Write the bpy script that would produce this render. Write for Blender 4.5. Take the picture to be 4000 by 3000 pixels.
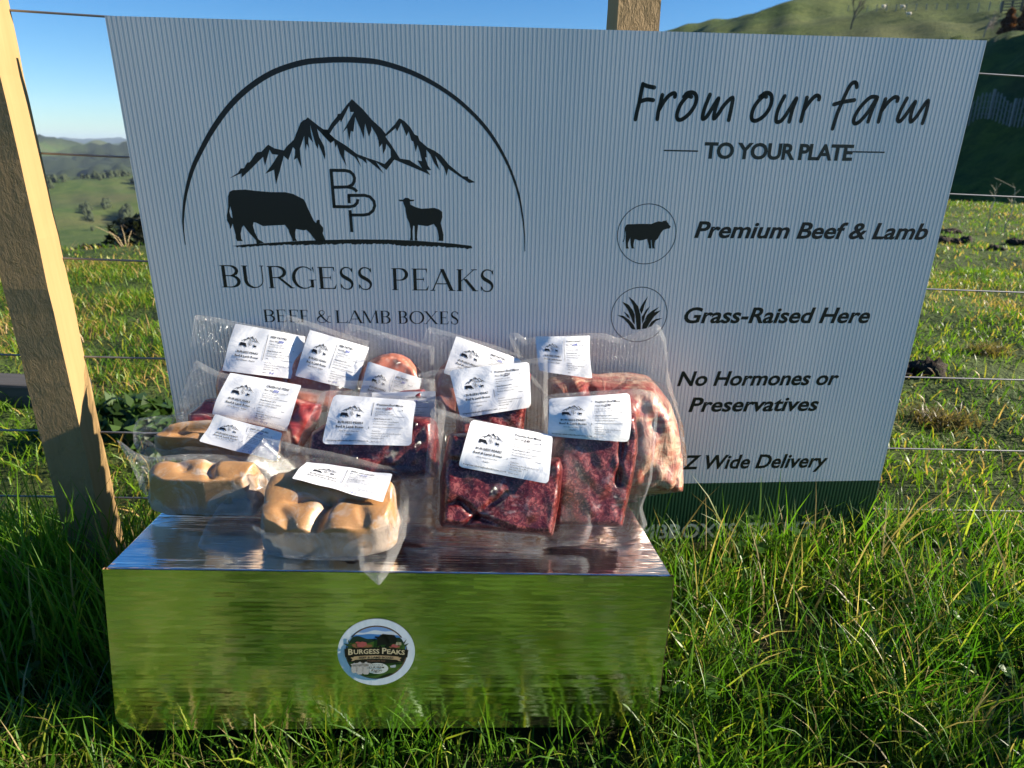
import bpy, math, random
import numpy as np
from mathutils import Vector, Matrix
from mathutils.geometry import tessellate_polygon
for o in list(bpy.data.objects): bpy.data.objects.remove(o)
S = bpy.context.scene
COL = S.collection
R = math.radians
rng = np.random.default_rng(7)
random.seed(7)
CAM_Z = 0.69
# ------------------------------------------------------------------ camera
cd = bpy.data.cameras.new('camera'); cam = bpy.data.objects.new('camera', cd); COL.objects.link(cam)
cd.sensor_fit = 'HORIZONTAL'; cd.sensor_width = 36.0; cd.lens = 23.85
cd.clip_start = 0.02; cd.clip_end = 40000
cam.location = (0, 0, CAM_Z)
cam.rotation_mode = 'QUATERNION'
cam.rotation_quaternion = Matrix.Rotation(R(70.5), 3, 'X').to_quaternion() @ Matrix.Rotation(R(0.3), 3, 'Z').to_quaternion()
cd.dof.use_dof = True; cd.dof.focus_distance = 0.88; cd.dof.aperture_fstop = 9.0
S.camera = cam
# ------------------------------------------------------------------ sky and sun
SUN_EL, SUN_AZ = 22.0, 88.6        # azimuth clockwise from +Y: low sun from the right, a touch to the front
w = bpy.data.worlds.new('World'); S.world = w; w.use_nodes = True
nt = w.node_tree; nt.nodes.clear()
sky = nt.nodes.new('ShaderNodeTexSky'); sky.sky_type = 'NISHITA'; sky.sun_disc = False
sky.sun_elevation = R(SUN_EL); sky.sun_rotation = R(SUN_AZ); sky.altitude = 1500
sky.air_density = 1.0; sky.dust_density = 0.05; sky.ozone_density = 3.0
bg = nt.nodes.new('ShaderNodeBackground'); bg.inputs['Strength'].default_value = 0.052
wo = nt.nodes.new('ShaderNodeOutputWorld')
hs = nt.nodes.new('ShaderNodeHueSaturation'); hs.inputs['Saturation'].default_value = 1.28
mx = nt.nodes.new('ShaderNodeMix'); mx.data_type = 'RGBA'; mx.blend_type = 'MULTIPLY'; mx.inputs[0].default_value = 1.0; mx.inputs[7].default_value = (.87, 1.0, 1.11, 1)
nt.links.new(sky.outputs[0], hs.inputs['Color']); nt.links.new(hs.outputs[0], mx.inputs[6]); nt.links.new(mx.outputs[2], bg.inputs[0]); nt.links.new(bg.outputs[0], wo.inputs[0])
ld = bpy.data.lights.new('sun', 'SUN'); ld.energy = 5.0; ld.angle = R(0.53); ld.color = (1.0, 0.90, 0.74)
sun = bpy.data.objects.new('sun', ld); COL.objects.link(sun)
sd = Vector((math.cos(R(SUN_EL)) * math.sin(R(SUN_AZ)), math.cos(R(SUN_EL)) * math.cos(R(SUN_AZ)), math.sin(R(SUN_EL))))
sun.rotation_mode = 'QUATERNION'; sun.rotation_quaternion = sd.to_track_quat('Z', 'Y'); sun.location = (6, -1, 5)
vs = S.view_settings; vs.view_transform = 'Standard'; vs.look = 'None'; vs.exposure = 1.42; vs.gamma = 1.0
cy = S.cycles; cy.transparent_max_bounces = 40; cy.max_bounces = 10; cy.glossy_bounces = 4; cy.diffuse_bounces = 3
cy.transmission_bounces = 6; cy.caustics_reflective = False; cy.caustics_refractive = False
cy.sample_clamp_indirect = 6.0; cy.use_denoising = True

# ------------------------------------------------------------------ helpers
def tag(o, label=None, cat=None, group=None, kind=None):
    if label: o['label'] = label
    if cat: o['category'] = cat
    if group: o['group'] = group
    if kind: o['kind'] = kind
    return o
def empty(name, M=None, loc=None):
    o = bpy.data.objects.new(name, None); COL.objects.link(o); o.empty_display_size = 0.052
    if M is not None: o.matrix_world = M
    if loc is not None: o.location = loc
    return o
def obj(name, V, F, mat, parent=None, smooth=False, colors=None):
    me = bpy.data.meshes.new(name)
    me.from_pydata([tuple(map(float, v)) for v in V], [], [tuple(map(int, f)) for f in F])
    if smooth: me.polygons.foreach_set('use_smooth', [True] * len(me.polygons))
    if colors is not None:
        at = me.attributes.new('col', 'FLOAT_COLOR', 'POINT')
        at.data.foreach_set('color', np.asarray(colors, np.float32).ravel())
    me.update()
    for m in (mat if isinstance(mat, (list, tuple)) else [mat]): me.materials.append(m)
    o = bpy.data.objects.new(name, me); COL.objects.link(o)
    if parent is not None: o.parent = parent
    return o
def fastmesh(name, V, loops, sizes, mat, colors=None, smooth=False):
    me = bpy.data.meshes.new(name)
    V = np.asarray(V, np.float32); loops = np.asarray(loops, np.int32); sizes = np.asarray(sizes, np.int32)
    me.vertices.add(len(V)); me.vertices.foreach_set('co', V.ravel())
    me.loops.add(len(loops)); me.loops.foreach_set('vertex_index', loops)
    me.polygons.add(len(sizes))
    st = np.concatenate([[0], np.cumsum(sizes)[:-1]]).astype(np.int32)
    me.polygons.foreach_set('loop_start', st)
    try: me.polygons.foreach_set('loop_total', sizes)
    except Exception: pass
    if smooth: me.polygons.foreach_set('use_smooth', np.ones(len(sizes), bool))
    if colors is not None:
        at = me.attributes.new('col', 'FLOAT_COLOR', 'POINT'); at.data.foreach_set('color', np.asarray(colors, np.float32).ravel())
    me.update(calc_edges=True); me.validate()
    me.materials.append(mat)
    o = bpy.data.objects.new(name, me); COL.objects.link(o)
    return o
class MB:
    """collects boxes, tubes and lumps into one mesh"""
    def __init__(s): s.V = []; s.F = []
    def add(s, V, F):
        n = len(s.V); s.V += [tuple(v) for v in V]; s.F += [tuple(i + n for i in f) for f in F]; return s
    def box(s, a, b):
        x0, y0, z0 = a; x1, y1, z1 = b
        return s.add([(x0, y0, z0), (x1, y0, z0), (x1, y1, z0), (x0, y1, z0), (x0, y0, z1), (x1, y0, z1), (x1, y1, z1), (x0, y1, z1)],
                     [(0, 3, 2, 1), (4, 5, 6, 7), (0, 1, 5, 4), (1, 2, 6, 5), (2, 3, 7, 6), (3, 0, 4, 7)])
    def tube(s, pts, rad, n=6, cap=True):
        pts = [Vector(p) for p in pts]; rad = rad if hasattr(rad, '__len__') else [rad] * len(pts)
        V = []; F = []
        for i, p in enumerate(pts):
            d = (pts[min(i + 1, len(pts) - 1)] - pts[max(i - 1, 0)]).normalized()
            a = d.cross(Vector((0, 0, 1)) if abs(d.z) < .9 else Vector((1, 0, 0))).normalized(); b = d.cross(a)
            for k in range(n):
                t = 2 * math.pi * k / n
                V.append(p + (a * math.cos(t) + b * math.sin(t)) * rad[i])
        for i in range(len(pts) - 1):
            for k in range(n):
                F.append((i * n + k, i * n + (k + 1) % n, (i + 1) * n + (k + 1) % n, (i + 1) * n + k))
        if cap: F.append(tuple(range(n))[::-1]); F.append(tuple(range((len(pts) - 1) * n, len(pts) * n)))
        return s.add(V, F)
    def lump(s, c, r, seed=0, amp=.15, nu=14, nv=9, freq=2.2):
        g = np.random.default_rng(seed); ph = g.uniform(0, 6.28, (5, 3)); V = []; F = []
        for j in range(nv + 1):
            for i in range(nu):
                th = math.pi * j / nv; a = 2 * math.pi * i / nu
                d = np.array([math.sin(th) * math.cos(a), math.sin(th) * math.sin(a), math.cos(th)])
                k = 1 + amp * sum(math.sin(freq * (q + 1) * .7 * d[0] + ph[q, 0]) * math.sin(freq * (q + 1) * .7 * d[1] + ph[q, 1]) * math.cos(freq * d[2] * (q + 1) * .6 + ph[q, 2]) for q in range(5)) / 1.6
                V.append(tuple(np.asarray(c) + d * np.asarray(r) * k))
        for j in range(nv):
            for i in range(nu):
                F.append((j * nu + i, (j + 1) * nu + i, (j + 1) * nu + (i + 1) % nu, j * nu + (i + 1) % nu))
        return s.add(V, F)
    def build(s, name, mat, parent=None, smooth=False): return obj(name, s.V, s.F, mat, parent, smooth)
def bevel(o, wd=.002, seg=2):
    m = o.modifiers.new('bevel', 'BEVEL'); m.width = wd; m.segments = seg; m.limit_method = 'ANGLE'; return o

# ------------------------------------------------------------------ materials
class NT:
    def __init__(s, name):
        s.m = bpy.data.materials.new(name); s.m.use_nodes = True; s.t = s.m.node_tree; s.t.nodes.clear()
        s.out = s.t.nodes.new('ShaderNodeOutputMaterial')
    def n(s, typ, **kw):
        nd = s.t.nodes.new('ShaderNode' + typ)
        for k, v in kw.items():
            if k.startswith('_'): setattr(nd, k[1:], v)
            else:
                key = int(k[1:]) if k[0] == 'i' and k[1:].isdigit() else k.replace('__', ' ')
                s.set(nd.inputs[key], v)
        return nd
    def set(s, inp, v):
        if isinstance(v, bpy.types.Node): s.t.links.new(v.outputs[0], inp)
        elif isinstance(v, bpy.types.NodeSocket): s.t.links.new(v, inp)
        elif hasattr(v, '__len__') and len(v) == 3 and inp.type == 'RGBA': inp.default_value = (*v, 1)
        else: inp.default_value = v
    def math(s, op, a, b=0.0, c=None, clamp=False):
        nd = s.n('Math', _operation=op, _use_clamp=clamp, i0=a, i1=b)
        if c is not None: s.set(nd.inputs[2], c)
        return nd
    def mix(s, f, a, b):
        nd = s.t.nodes.new('ShaderNodeMix'); nd.data_type = 'RGBA'
        s.set(nd.inputs[0], f); s.set(nd.inputs[6], a); s.set(nd.inputs[7], b); return nd.outputs[2]
    def ramp(s, f, stops):
        nd = s.t.nodes.new('ShaderNodeValToRGB'); s.set(nd.inputs[0], f); cr = nd.color_ramp
        while len(cr.elements) < len(stops): cr.elements.new(.5)
        for e, (p, c) in zip(cr.elements, stops):
            e.position = p; e.color = (*c, 1) if hasattr(c, '__len__') else (c, c, c, 1)
        return nd
    def noise(s, vec, scale, detail=3, rough=.55, dist=0):
        return s.n('TexNoise', Vector=vec, Scale=scale, Detail=detail, Roughness=rough, Distortion=dist)
    def obc(s): return s.n('TexCoord').outputs['Object']
    def mapv(s, vec, sc, rot=(0, 0, 0)): return s.n('Mapping', Vector=vec, Scale=sc, Rotation=rot)
    def bump(s, h, strength=.3, dist=.001, normal=None):
        b = s.n('Bump', Height=h, Strength=strength, Distance=dist)
        if normal is not None: s.set(b.inputs['Normal'], normal)
        return b
    def pbr(s, col, rough=.5, **kw):
        b = s.n('BsdfPrincipled'); s.set(b.inputs['Base Color'], col); s.set(b.inputs['Roughness'], rough)
        for k, v in kw.items(): s.set(b.inputs[k.replace('__', ' ')], v)
        return b
    def done(s, sh): s.t.links.new(sh.outputs[0] if isinstance(sh, bpy.types.Node) else sh, s.out.inputs[0]); return s.m
def plain(name, col, rough=.6, **kw):
    t = NT(name); return t.done(t.pbr(col, rough, **kw))
def mat_ground():
    t = NT('pasture_ground'); P = t.obc(); at = t.n('Attribute', _attribute_name='col')
    sep = t.n('SeparateColor', Color=at.outputs['Color'])
    n1 = t.noise(P, 1.3, 6, .6); n2 = t.noise(P, .11, 5, .6); n3 = t.noise(P, 9, 5, .65); n4 = t.noise(P, .012, 6, .62)
    g = t.mix(n3.outputs[0], (.008, .014, .004), (.035, .055, .012))  # near soil and thatch, with the shade between blades darkened into the colour
    g = t.mix(t.ramp(n1.outputs[0], [(.42, 0), (.68, 1)]).outputs[0], g, (.07, .055, .022))
    far = t.mix(t.ramp(n2.outputs[0], [(.35, 0), (.65, 1)]).outputs[0], (.050, .095, .014), (.125, .165, .032))
    far = t.mix(t.ramp(n4.outputs[0], [(.45, 0), (.7, 1)]).outputs[0], far, (.16, .15, .055))
    n5 = t.noise(P, 1.1, 7, .75); far = t.mix(t.ramp(n5.outputs[0], [(.42, 0), (.62, .75)]).outputs[0], far, (.022, .045, .010))
    c = t.mix(sep.outputs[2], g, far)
    soil = t.mix(n3.outputs[0], (.018, .013, .008), (.06, .045, .028))
    c = t.mix(sep.outputs[1], c, soil)
    nf = t.noise(P, .02, 8, .7)
    c = t.mix(sep.outputs[0], c, t.mix(nf.outputs[0], (.012, .022, .010), (.04, .055, .02)))
    hb = t.noise(P, 3.5, 8, .7)
    hb2 = t.noise(t.mapv(P, (.5, .5, 2.6)), 1, 8, .72); b = t.bump(t.math('MULTIPLY', hb2, sep.outputs[2]), .9, .45); b = t.bump(hb, .7, .06, b)
    return t.done(t.pbr(c, .9, Normal=b, **{'Specular__IOR__Level': .2}))
def mat_grass():
    t = NT('grass_blade'); at = t.n('Attribute', _attribute_name='col')
    b = t.pbr(at.outputs['Color'], .42, **{'Specular__IOR__Level': .45})
    lum = t.n('Mix'); lum.data_type = 'RGBA'; lum.blend_type = 'MULTIPLY'
    t.set(lum.inputs[0], 1.0); t.set(lum.inputs[6], at.outputs['Color']); t.set(lum.inputs[7], (1.25, 1.3, .7))
    tr = t.n('BsdfTranslucent', Color=lum.outputs[2])
    return t.done(t.n('MixShader', i0=.48, i1=b, i2=tr))
M = {}
M['ground'] = mat_ground(); M['grass'] = mat_grass()

# ------------------------------------------------------------------ terrain
def sines(x, y, wl, seed, n=7):
    g = np.random.default_rng(seed); z = np.zeros_like(x)
    for i in range(n):
        a = g.uniform(0, 6.283); L = wl * g.uniform(.6, 1.6); z = z + np.sin((x * math.cos(a) + y * math.sin(a)) * 6.283 / L + g.uniform(0, 6.28))
    return z / math.sqrt(n)
def sst(x, a, b):
    t = np.clip((x - a) / (b - a), 0, 1); return t * t * (3 - 2 * t)
LT = np.array([(0, -7.16), (5.5, -7.16), (7, -8.4), (10, -9.8), (20, -11.5), (60, -12), (150, -11), (250, -9.0), (400, -6.6), (600, -4.4), (800, -2.75), (900, -2.25), (1010, -2.9), (1500, -2.5), (2200, -1.35), (3000, -.28), (3300, -.5), (8000, -.3), (11000, .10), (13000, -.2), (17000, -.6)])
RT = np.array([(0, -3.54), (11, -3.54), (14, -6), (22, -6.5), (30, -5), (45, -1), (60, 2), (80, 5), (100, 6.4), (130, 7.8), (165, 8.8), (210, 9.2), (270, 9.0), (400, 7.0), (900, 3), (17000, -1)])
def ground_z(x, y):
    x = np.asarray(x, float); y = np.asarray(y, float)
    r = np.hypot(x, y) + 1e-6; az = np.degrees(np.arctan2(x, y))
    lr = np.log(r)
    near = .010 * sines(x, y, .5, 1) + .014 * sines(x, y, 1.7, 2)
    near = near + .035 * np.exp(-(((x + .55) / .35) ** 2 + ((y - .62) / .35) ** 2)) - .012
    shade_bank = .56 * sst(x, 1.35, 1.80) * (1 - sst(x, 2.6, 3.6)) * (1 - sst(y, .62, 1.02)) * sst(y, .30, .60)  # unseen rise added right of view, shaped to shade the lower right grass
    near = near + shade_bank
    el = np.interp(lr, np.log(LT[1:, 0]), LT[1:, 1]); zl = CAM_Z + r * np.tan(np.radians(el))
    zl = zl + np.where(r > 150, sines(x, y, 260, 5) * .007 * r * sst(r, 150, 400) * (1 - .8 * sst(r, 3500, 6000)), 0) + sines(x, y, 1900, 6) * .0022 * r * sst(r, 1200, 3000) + sines(x, y, 420, 15) * .0042 * r * sst(r, 900, 1500) * (1 - sst(r, 4000, 7000))
    zl = zl + np.where(r > 20, sines(x, y, 22, 8) * .4 * sst(r, 20, 60), 0)
    el = np.interp(lr, np.log(RT[1:, 0]), RT[1:, 1])
    sky_el = np.interp(az, [-10, 6, 11, 14, 18, 23, 30, 36, 50], [2.0, 5.6, 7.3, 8.15, 8.9, 9.65, 10.6, 11.2, 11.6])
    el = el + (sky_el - 9.2) * sst(r, 70, 210)
    zr = CAM_Z + r * np.tan(np.radians(el)) + sines(x, y, 34, 9) * 1.3 * sst(r, 70, 120) + sines(x, y, 9, 10) * .28 * sst(r, 50, 90)
    spur = -1.9 + 7.6 * sst(x, 11.5, 23.5) * (1 - sst(y, 47, 62)) * sst(y, 13, 21) + sines(x, y, 5, 12) * .26 + sines(x, y, 1.6, 13) * .10 + sines(x, y, .7, 14) * .04
    zr = np.where((r > 14) & (r < 75), np.maximum(zr, spur), zr)
    wr = sst(az, -6, 8) * (1 - sst(az, 80, 120)); wl = 1 - wr
    back = sst(np.abs(az), 95, 130)
    fz = zl * wl + zr * wr
    fz = fz * (1 - back) + (-.02 * r) * back
    crest = 5.3 * wl + 10.6 * wr
    k = sst(r, crest, crest * 1.12)
    return near * (1 - sst(r, crest * .8, crest)) * (1 - k) + np.where(k > 0, fz, 0) * k
def build_terrain():
    nr, na = 300, 900
    rad = np.concatenate([[.08], np.geomspace(.14, 17000, nr - 1)])
    # angular samples denser in front
    u = np.linspace(0, 1, na, endpoint=False); ang = 2 * math.pi * (u - .5); ang = ang - .55 * np.sin(ang)
    A, Rr = np.meshgrid(ang, rad); X = Rr * np.sin(A); Y = Rr * np.cos(A)
    Z = ground_z(X, Y)
    az = np.degrees(A)
    # cover: R forest, G soil, B far pasture
    forest = np.zeros_like(X)
    fl = az < -5
    forest = np.where(fl & (Rr > 1020) & (Rr < 3400), sst(sines(X, Y, 900, 21) + .9, .2, .7), forest)
    forest = np.where(fl & (Rr > 7000), 1.0, forest)
    Z = Z + forest * np.where((Rr > 1000) & (Rr < 3400), 6 * sines(X, Y, 40, 22), 0)
    soil = .75 * sst(sines(X, Y, .55, 23) * sines(X, Y, 1.7, 24), .55, 1.3) * (Rr < 14) + .5 * sst(sines(X, Y, 6, 25), .9, 1.6) * (Rr > 14) * (Rr < 60)
    farm = np.maximum(sst(Rr, 10, 16), .7 * sst(Y, 1.12, 1.7) * (Rr > 1))
    V = np.stack([X, Y, Z], -1).reshape(-1, 3)
    C = np.stack([forest, np.clip(soil, 0, 1), farm, np.ones_like(X)], -1).reshape(-1, 4)
    i, j = np.meshgrid(np.arange(nr - 1), np.arange(na), indexing='ij'); j2 = (j + 1) % na
    q = np.stack([i * na + j, i * na + j2, (i + 1) * na + j2, (i + 1) * na + j], -1).reshape(-1, 4)
    V = np.vstack([V, [[0, 0, float(ground_z(np.array([0.]), np.array([.01]))[0])]]]); C = np.vstack([C, [[0, 0, 0, 1]]])
    tri = np.stack([np.full(na, nr * na), (np.arange(na) + 1) % na, np.arange(na)], -1)
    o = fastmesh('ground', V, np.concatenate([q.ravel()[::1], tri.ravel()]), [4] * len(q) + [3] * na, M['ground'], C, True)
    # faces should look up
    o.data.flip_normals() if o.data.polygons[5000].normal.z < 0 else None
    tag(o, 'green hill pasture rolling from the fence down to far valley hills', 'ground', kind='structure')
    return o
build_terrain()

# ------------------------------------------------------------------ grass
def blades(name, x, y, h, wd, cols, lean, seed, label, leand=None, spread=1.0, z=None):
    g = np.random.default_rng(seed); n = len(x)
    z = ground_z(x, y) - .004 if z is None else z
    a = g.uniform(0, 6.283, n); fx, fy = np.cos(a), np.sin(a)
    b = g.uniform(0, 6.283, n) if leand is None else leand
    lx, ly = np.cos(b) * lean, np.sin(b) * lean
    V = np.zeros((n, 7, 3)); base = np.stack([x, y, z], -1)
    side = np.stack([fx, fy, np.zeros(n)], -1) * (wd / 2)[:, None]
    bend = np.stack([lx, ly, np.zeros(n)], -1)
    def at(t):
        horiz = bend * (t ** 1.8) * h[:, None]
        up = np.sqrt(np.clip(1 - (lean * t ** .9) ** 2 * .75, .05, 1)) * t * h
        return base + horiz + np.stack([np.zeros(n), np.zeros(n), up], -1)
    for k, (t, ww) in enumerate(((0, .8), (.38, 1.0), (.74, .66))):
        p = at(t); V[:, 2 * k] = p - side * ww; V[:, 2 * k + 1] = p + side * ww
    V[:, 6] = at(1.0)
    bi = (np.arange(n) * 7)[:, None]
    L = np.concatenate([bi + np.array([[0, 1, 3, 2]]), bi + np.array([[2, 3, 5, 4]]), bi + np.array([[4, 5, 6]])], 1)
    C = np.repeat(np.concatenate([cols, np.ones((n, 1))], 1)[:, None], 7, 1)
    o = fastmesh(name, V.reshape(-1, 3), L.ravel(), np.tile([4, 4, 3], n), M['grass'], C.reshape(-1, 4), True)
    return tag(o, label, 'grass', kind='stuff')
def gcol(x, y, seed, dry=.1):
    g = np.random.default_rng(seed); n = len(x)
    lush = np.array([.050, .150, .009]); mid = np.array([.115, .240, .014]); yel = np.array([.25, .30, .035]); straw = np.array([.42, .33, .15])
    t = np.clip(g.normal(.45, .3, n) + .25 * sines(x, y, .6, 31), 0, 1)[:, None]
    c = lush * (1 - t) + mid * t
    t2 = (g.random(n) < .18)[:, None]; c = np.where(t2, yel, c)
    p = dry * (1 + 1.2 * sines(x, y, 1.1, 32))
    t3 = (g.random(n) < p)[:, None]; c = np.where(t3, straw * g.uniform(.6, 1.1, (n, 1)), c)
    return c * g.uniform(.75, 1.2, (n, 1))
def keep_out(x, y):
    # box footprint and sign plane line, with small margins
    bx = (x + .44) * .9954 + (y - .6245) * .074; by = -(x + .44) * .074 + (y - .6245) * .9954
    inbox = (bx > .002) & (bx < .63) & (by > -.022) & (by < .345)
    s = (x + .53) * .9978 + (y - .9866) * .0648; d = -(x + .53) * .0648 + (y - .9866) * .9978
    onsign = (s > -.0) & (s < 1.2) & (np.abs(d - .01) < .02)
    return ~(inbox | onsign)
def scatter(n, x0, x1, y0, y1, seed, dens=None):
    g = np.random.default_rng(seed); x = g.uniform(x0, x1, n); y = g.uniform(y0, y1, n)
    m = keep_out(x, y)
    if dens is not None: m &= g.random(n) < dens(x, y)
    return x[m], y[m]
def clump(x, y): return np.clip(.55 + .35 * sines(x, y, .22, 41) + .25 * sines(x, y, .09, 42), .12, 1)
# 1 meadow in front of the fence and around the box
x, y = scatter(170000, -1.5, 1.75, -.35, 1.12, 50, clump)
g = np.random.default_rng(51)
tall = np.clip(.5 + .35 * sst(x, .12, .45) * sst(y, .55, .70) * (1 - .9 * sst(y, .78, .92)) - .22 * sst(x, .1, .2) * sst(y, .80, .95) + .3 * (1 - sst(x, -.75, -.45)), .22, 1.1) * np.where((y < .60) & (x > -.5) & (x < .25), .55, 1)
h = (.035 + .095 * g.random(len(x)) ** 1.4) * (.65 + .6 * tall)
blades('meadow_grass', x, y, h, g.uniform(.0013, .0034, len(x)), gcol(x, y, 52, .045), g.uniform(.15, .95, len(x)), 53,
       'long lush green grass around the foil box and under the sign')
x, y = scatter(30000, -1.8, 1.5, -2.4, -.35, 55, clump); g = np.random.default_rng(56); n = len(x)
blades('meadow_grass', x, y, .04 + .08 * g.random(n) ** 1.4, g.uniform(.003, .006, n), gcol(x, y, 57, .05), g.uniform(.15, .95, n), 58,
       'meadow grass in front of the carton, seen mirrored in its foil')
# 2 long seed stems standing in front of the green band
x, y = scatter(150, .2, .95, .80, 1.03, 60); g = np.random.default_rng(61); n = len(x)
blades('tall_grass', x, y, g.uniform(.09, .19, n), g.uniform(.0022, .0042, n), gcol(x, y, 62, .22), g.uniform(.1, .55, n), 63,
       'tallest grass stems reaching over the green band of the sign')
x, y = scatter(1300, -1.15, -.44, .70, .97, 64); n = len(x)
blades('tall_grass', x, y, g.uniform(.11, .25, n), g.uniform(.0022, .004, n), gcol(x, y, 65, .06), g.uniform(.1, .5, n), 66,
       'tall shaded grass stems at the foot of the left fence post')
# 3 paddock behind the fence
def pad(x, y): return np.clip(.6 + .45 * sines(x, y, .5, 43), .1, 1) * (np.abs(np.degrees(np.arctan2(x, y))) < 60)
x, y = scatter(185000, -4.4, 6.0, 1.12, 4.2, 70, pad); g = np.random.default_rng(71); n = len(x)
blades('paddock_grass', x, y, (.016 + .038 * g.random(n) ** 1.5) * (1 + .4 * sst(-x, .4, 1.2)), g.uniform(.002, .0045, n), gcol(x, y, 72, .17) * np.array([1.40, 1.15, .95]), g.uniform(.3, 1.0, n), 73,
       'short grazed paddock grass with straw patches right behind the fence')
def pad2(x, y): return np.clip(.6 + .45 * sines(x, y, .9, 44), .1, 1) * ((x > 1) | (np.hypot(x, y) < 5.6)) * (np.abs(np.degrees(np.arctan2(x, y))) < 58) * (np.hypot(x, y) < 11.0)
x, y = scatter(115000, -5, 10, 4.2, 10.8, 80, pad2); n = len(x); g = np.random.default_rng(81)
blades('paddock_grass', x, y, (.018 + .034 * g.random(n) ** 1.5), g.uniform(.004, .008, n), gcol(x, y, 82, .12) * np.array([1.40, 1.15, .95]), g.uniform(.3, 1.0, n), 83,
       'short sunlit paddock grass further out, up to the paddock brow')

def clover():
    g = np.random.default_rng(90); x, y = scatter(1000, -.9, 1.3, .64, 1.08, 90, lambda a, b: np.clip(sines(a, b, .35, 46) * .8 + .15 * (a > .15), 0, 1)); V = []; F = []; C = []
    for px, py in zip(x, y):
        h = g.uniform(.02, .075); z = float(ground_z(np.array([px]), np.array([py]))[0]) + h; tl = g.normal(0, .25, 2); s = g.uniform(.0035, .0065); a0 = g.uniform(0, 6.28); cc = np.array((.06, .15, .018)) * g.uniform(.6, 1.25)
        for k in range(3):
            a = a0 + k * 2.094; cx_, cy_ = px + s * .95 * math.cos(a), py + s * .95 * math.sin(a); n0 = len(V)
            for j in range(7):
                b = 6.283 * j / 7; dx, dy = cx_ + s * math.cos(b) - px, cy_ + s * math.sin(b) - py; V.append((px + dx, py + dy, z + dx * tl[0] + dy * tl[1] + math.hypot(dx, dy) * .25)); C.append([*cc, 1])
            F.append(tuple(range(n0, n0 + 7)))
        n0 = len(V); V += [(px - .0006, py, z - h), (px + .0006, py, z - h), (px + .0005, py, z), (px - .0005, py, z)]; C += [[*cc, 1]] * 4; F.append((n0, n0 + 1, n0 + 2, n0 + 3))
    o = obj('clover', V, F, M['grass'], None, False, C); tag(o, 'small clover leaves growing among the grass blades', 'clover', kind='stuff')
clover()
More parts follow.
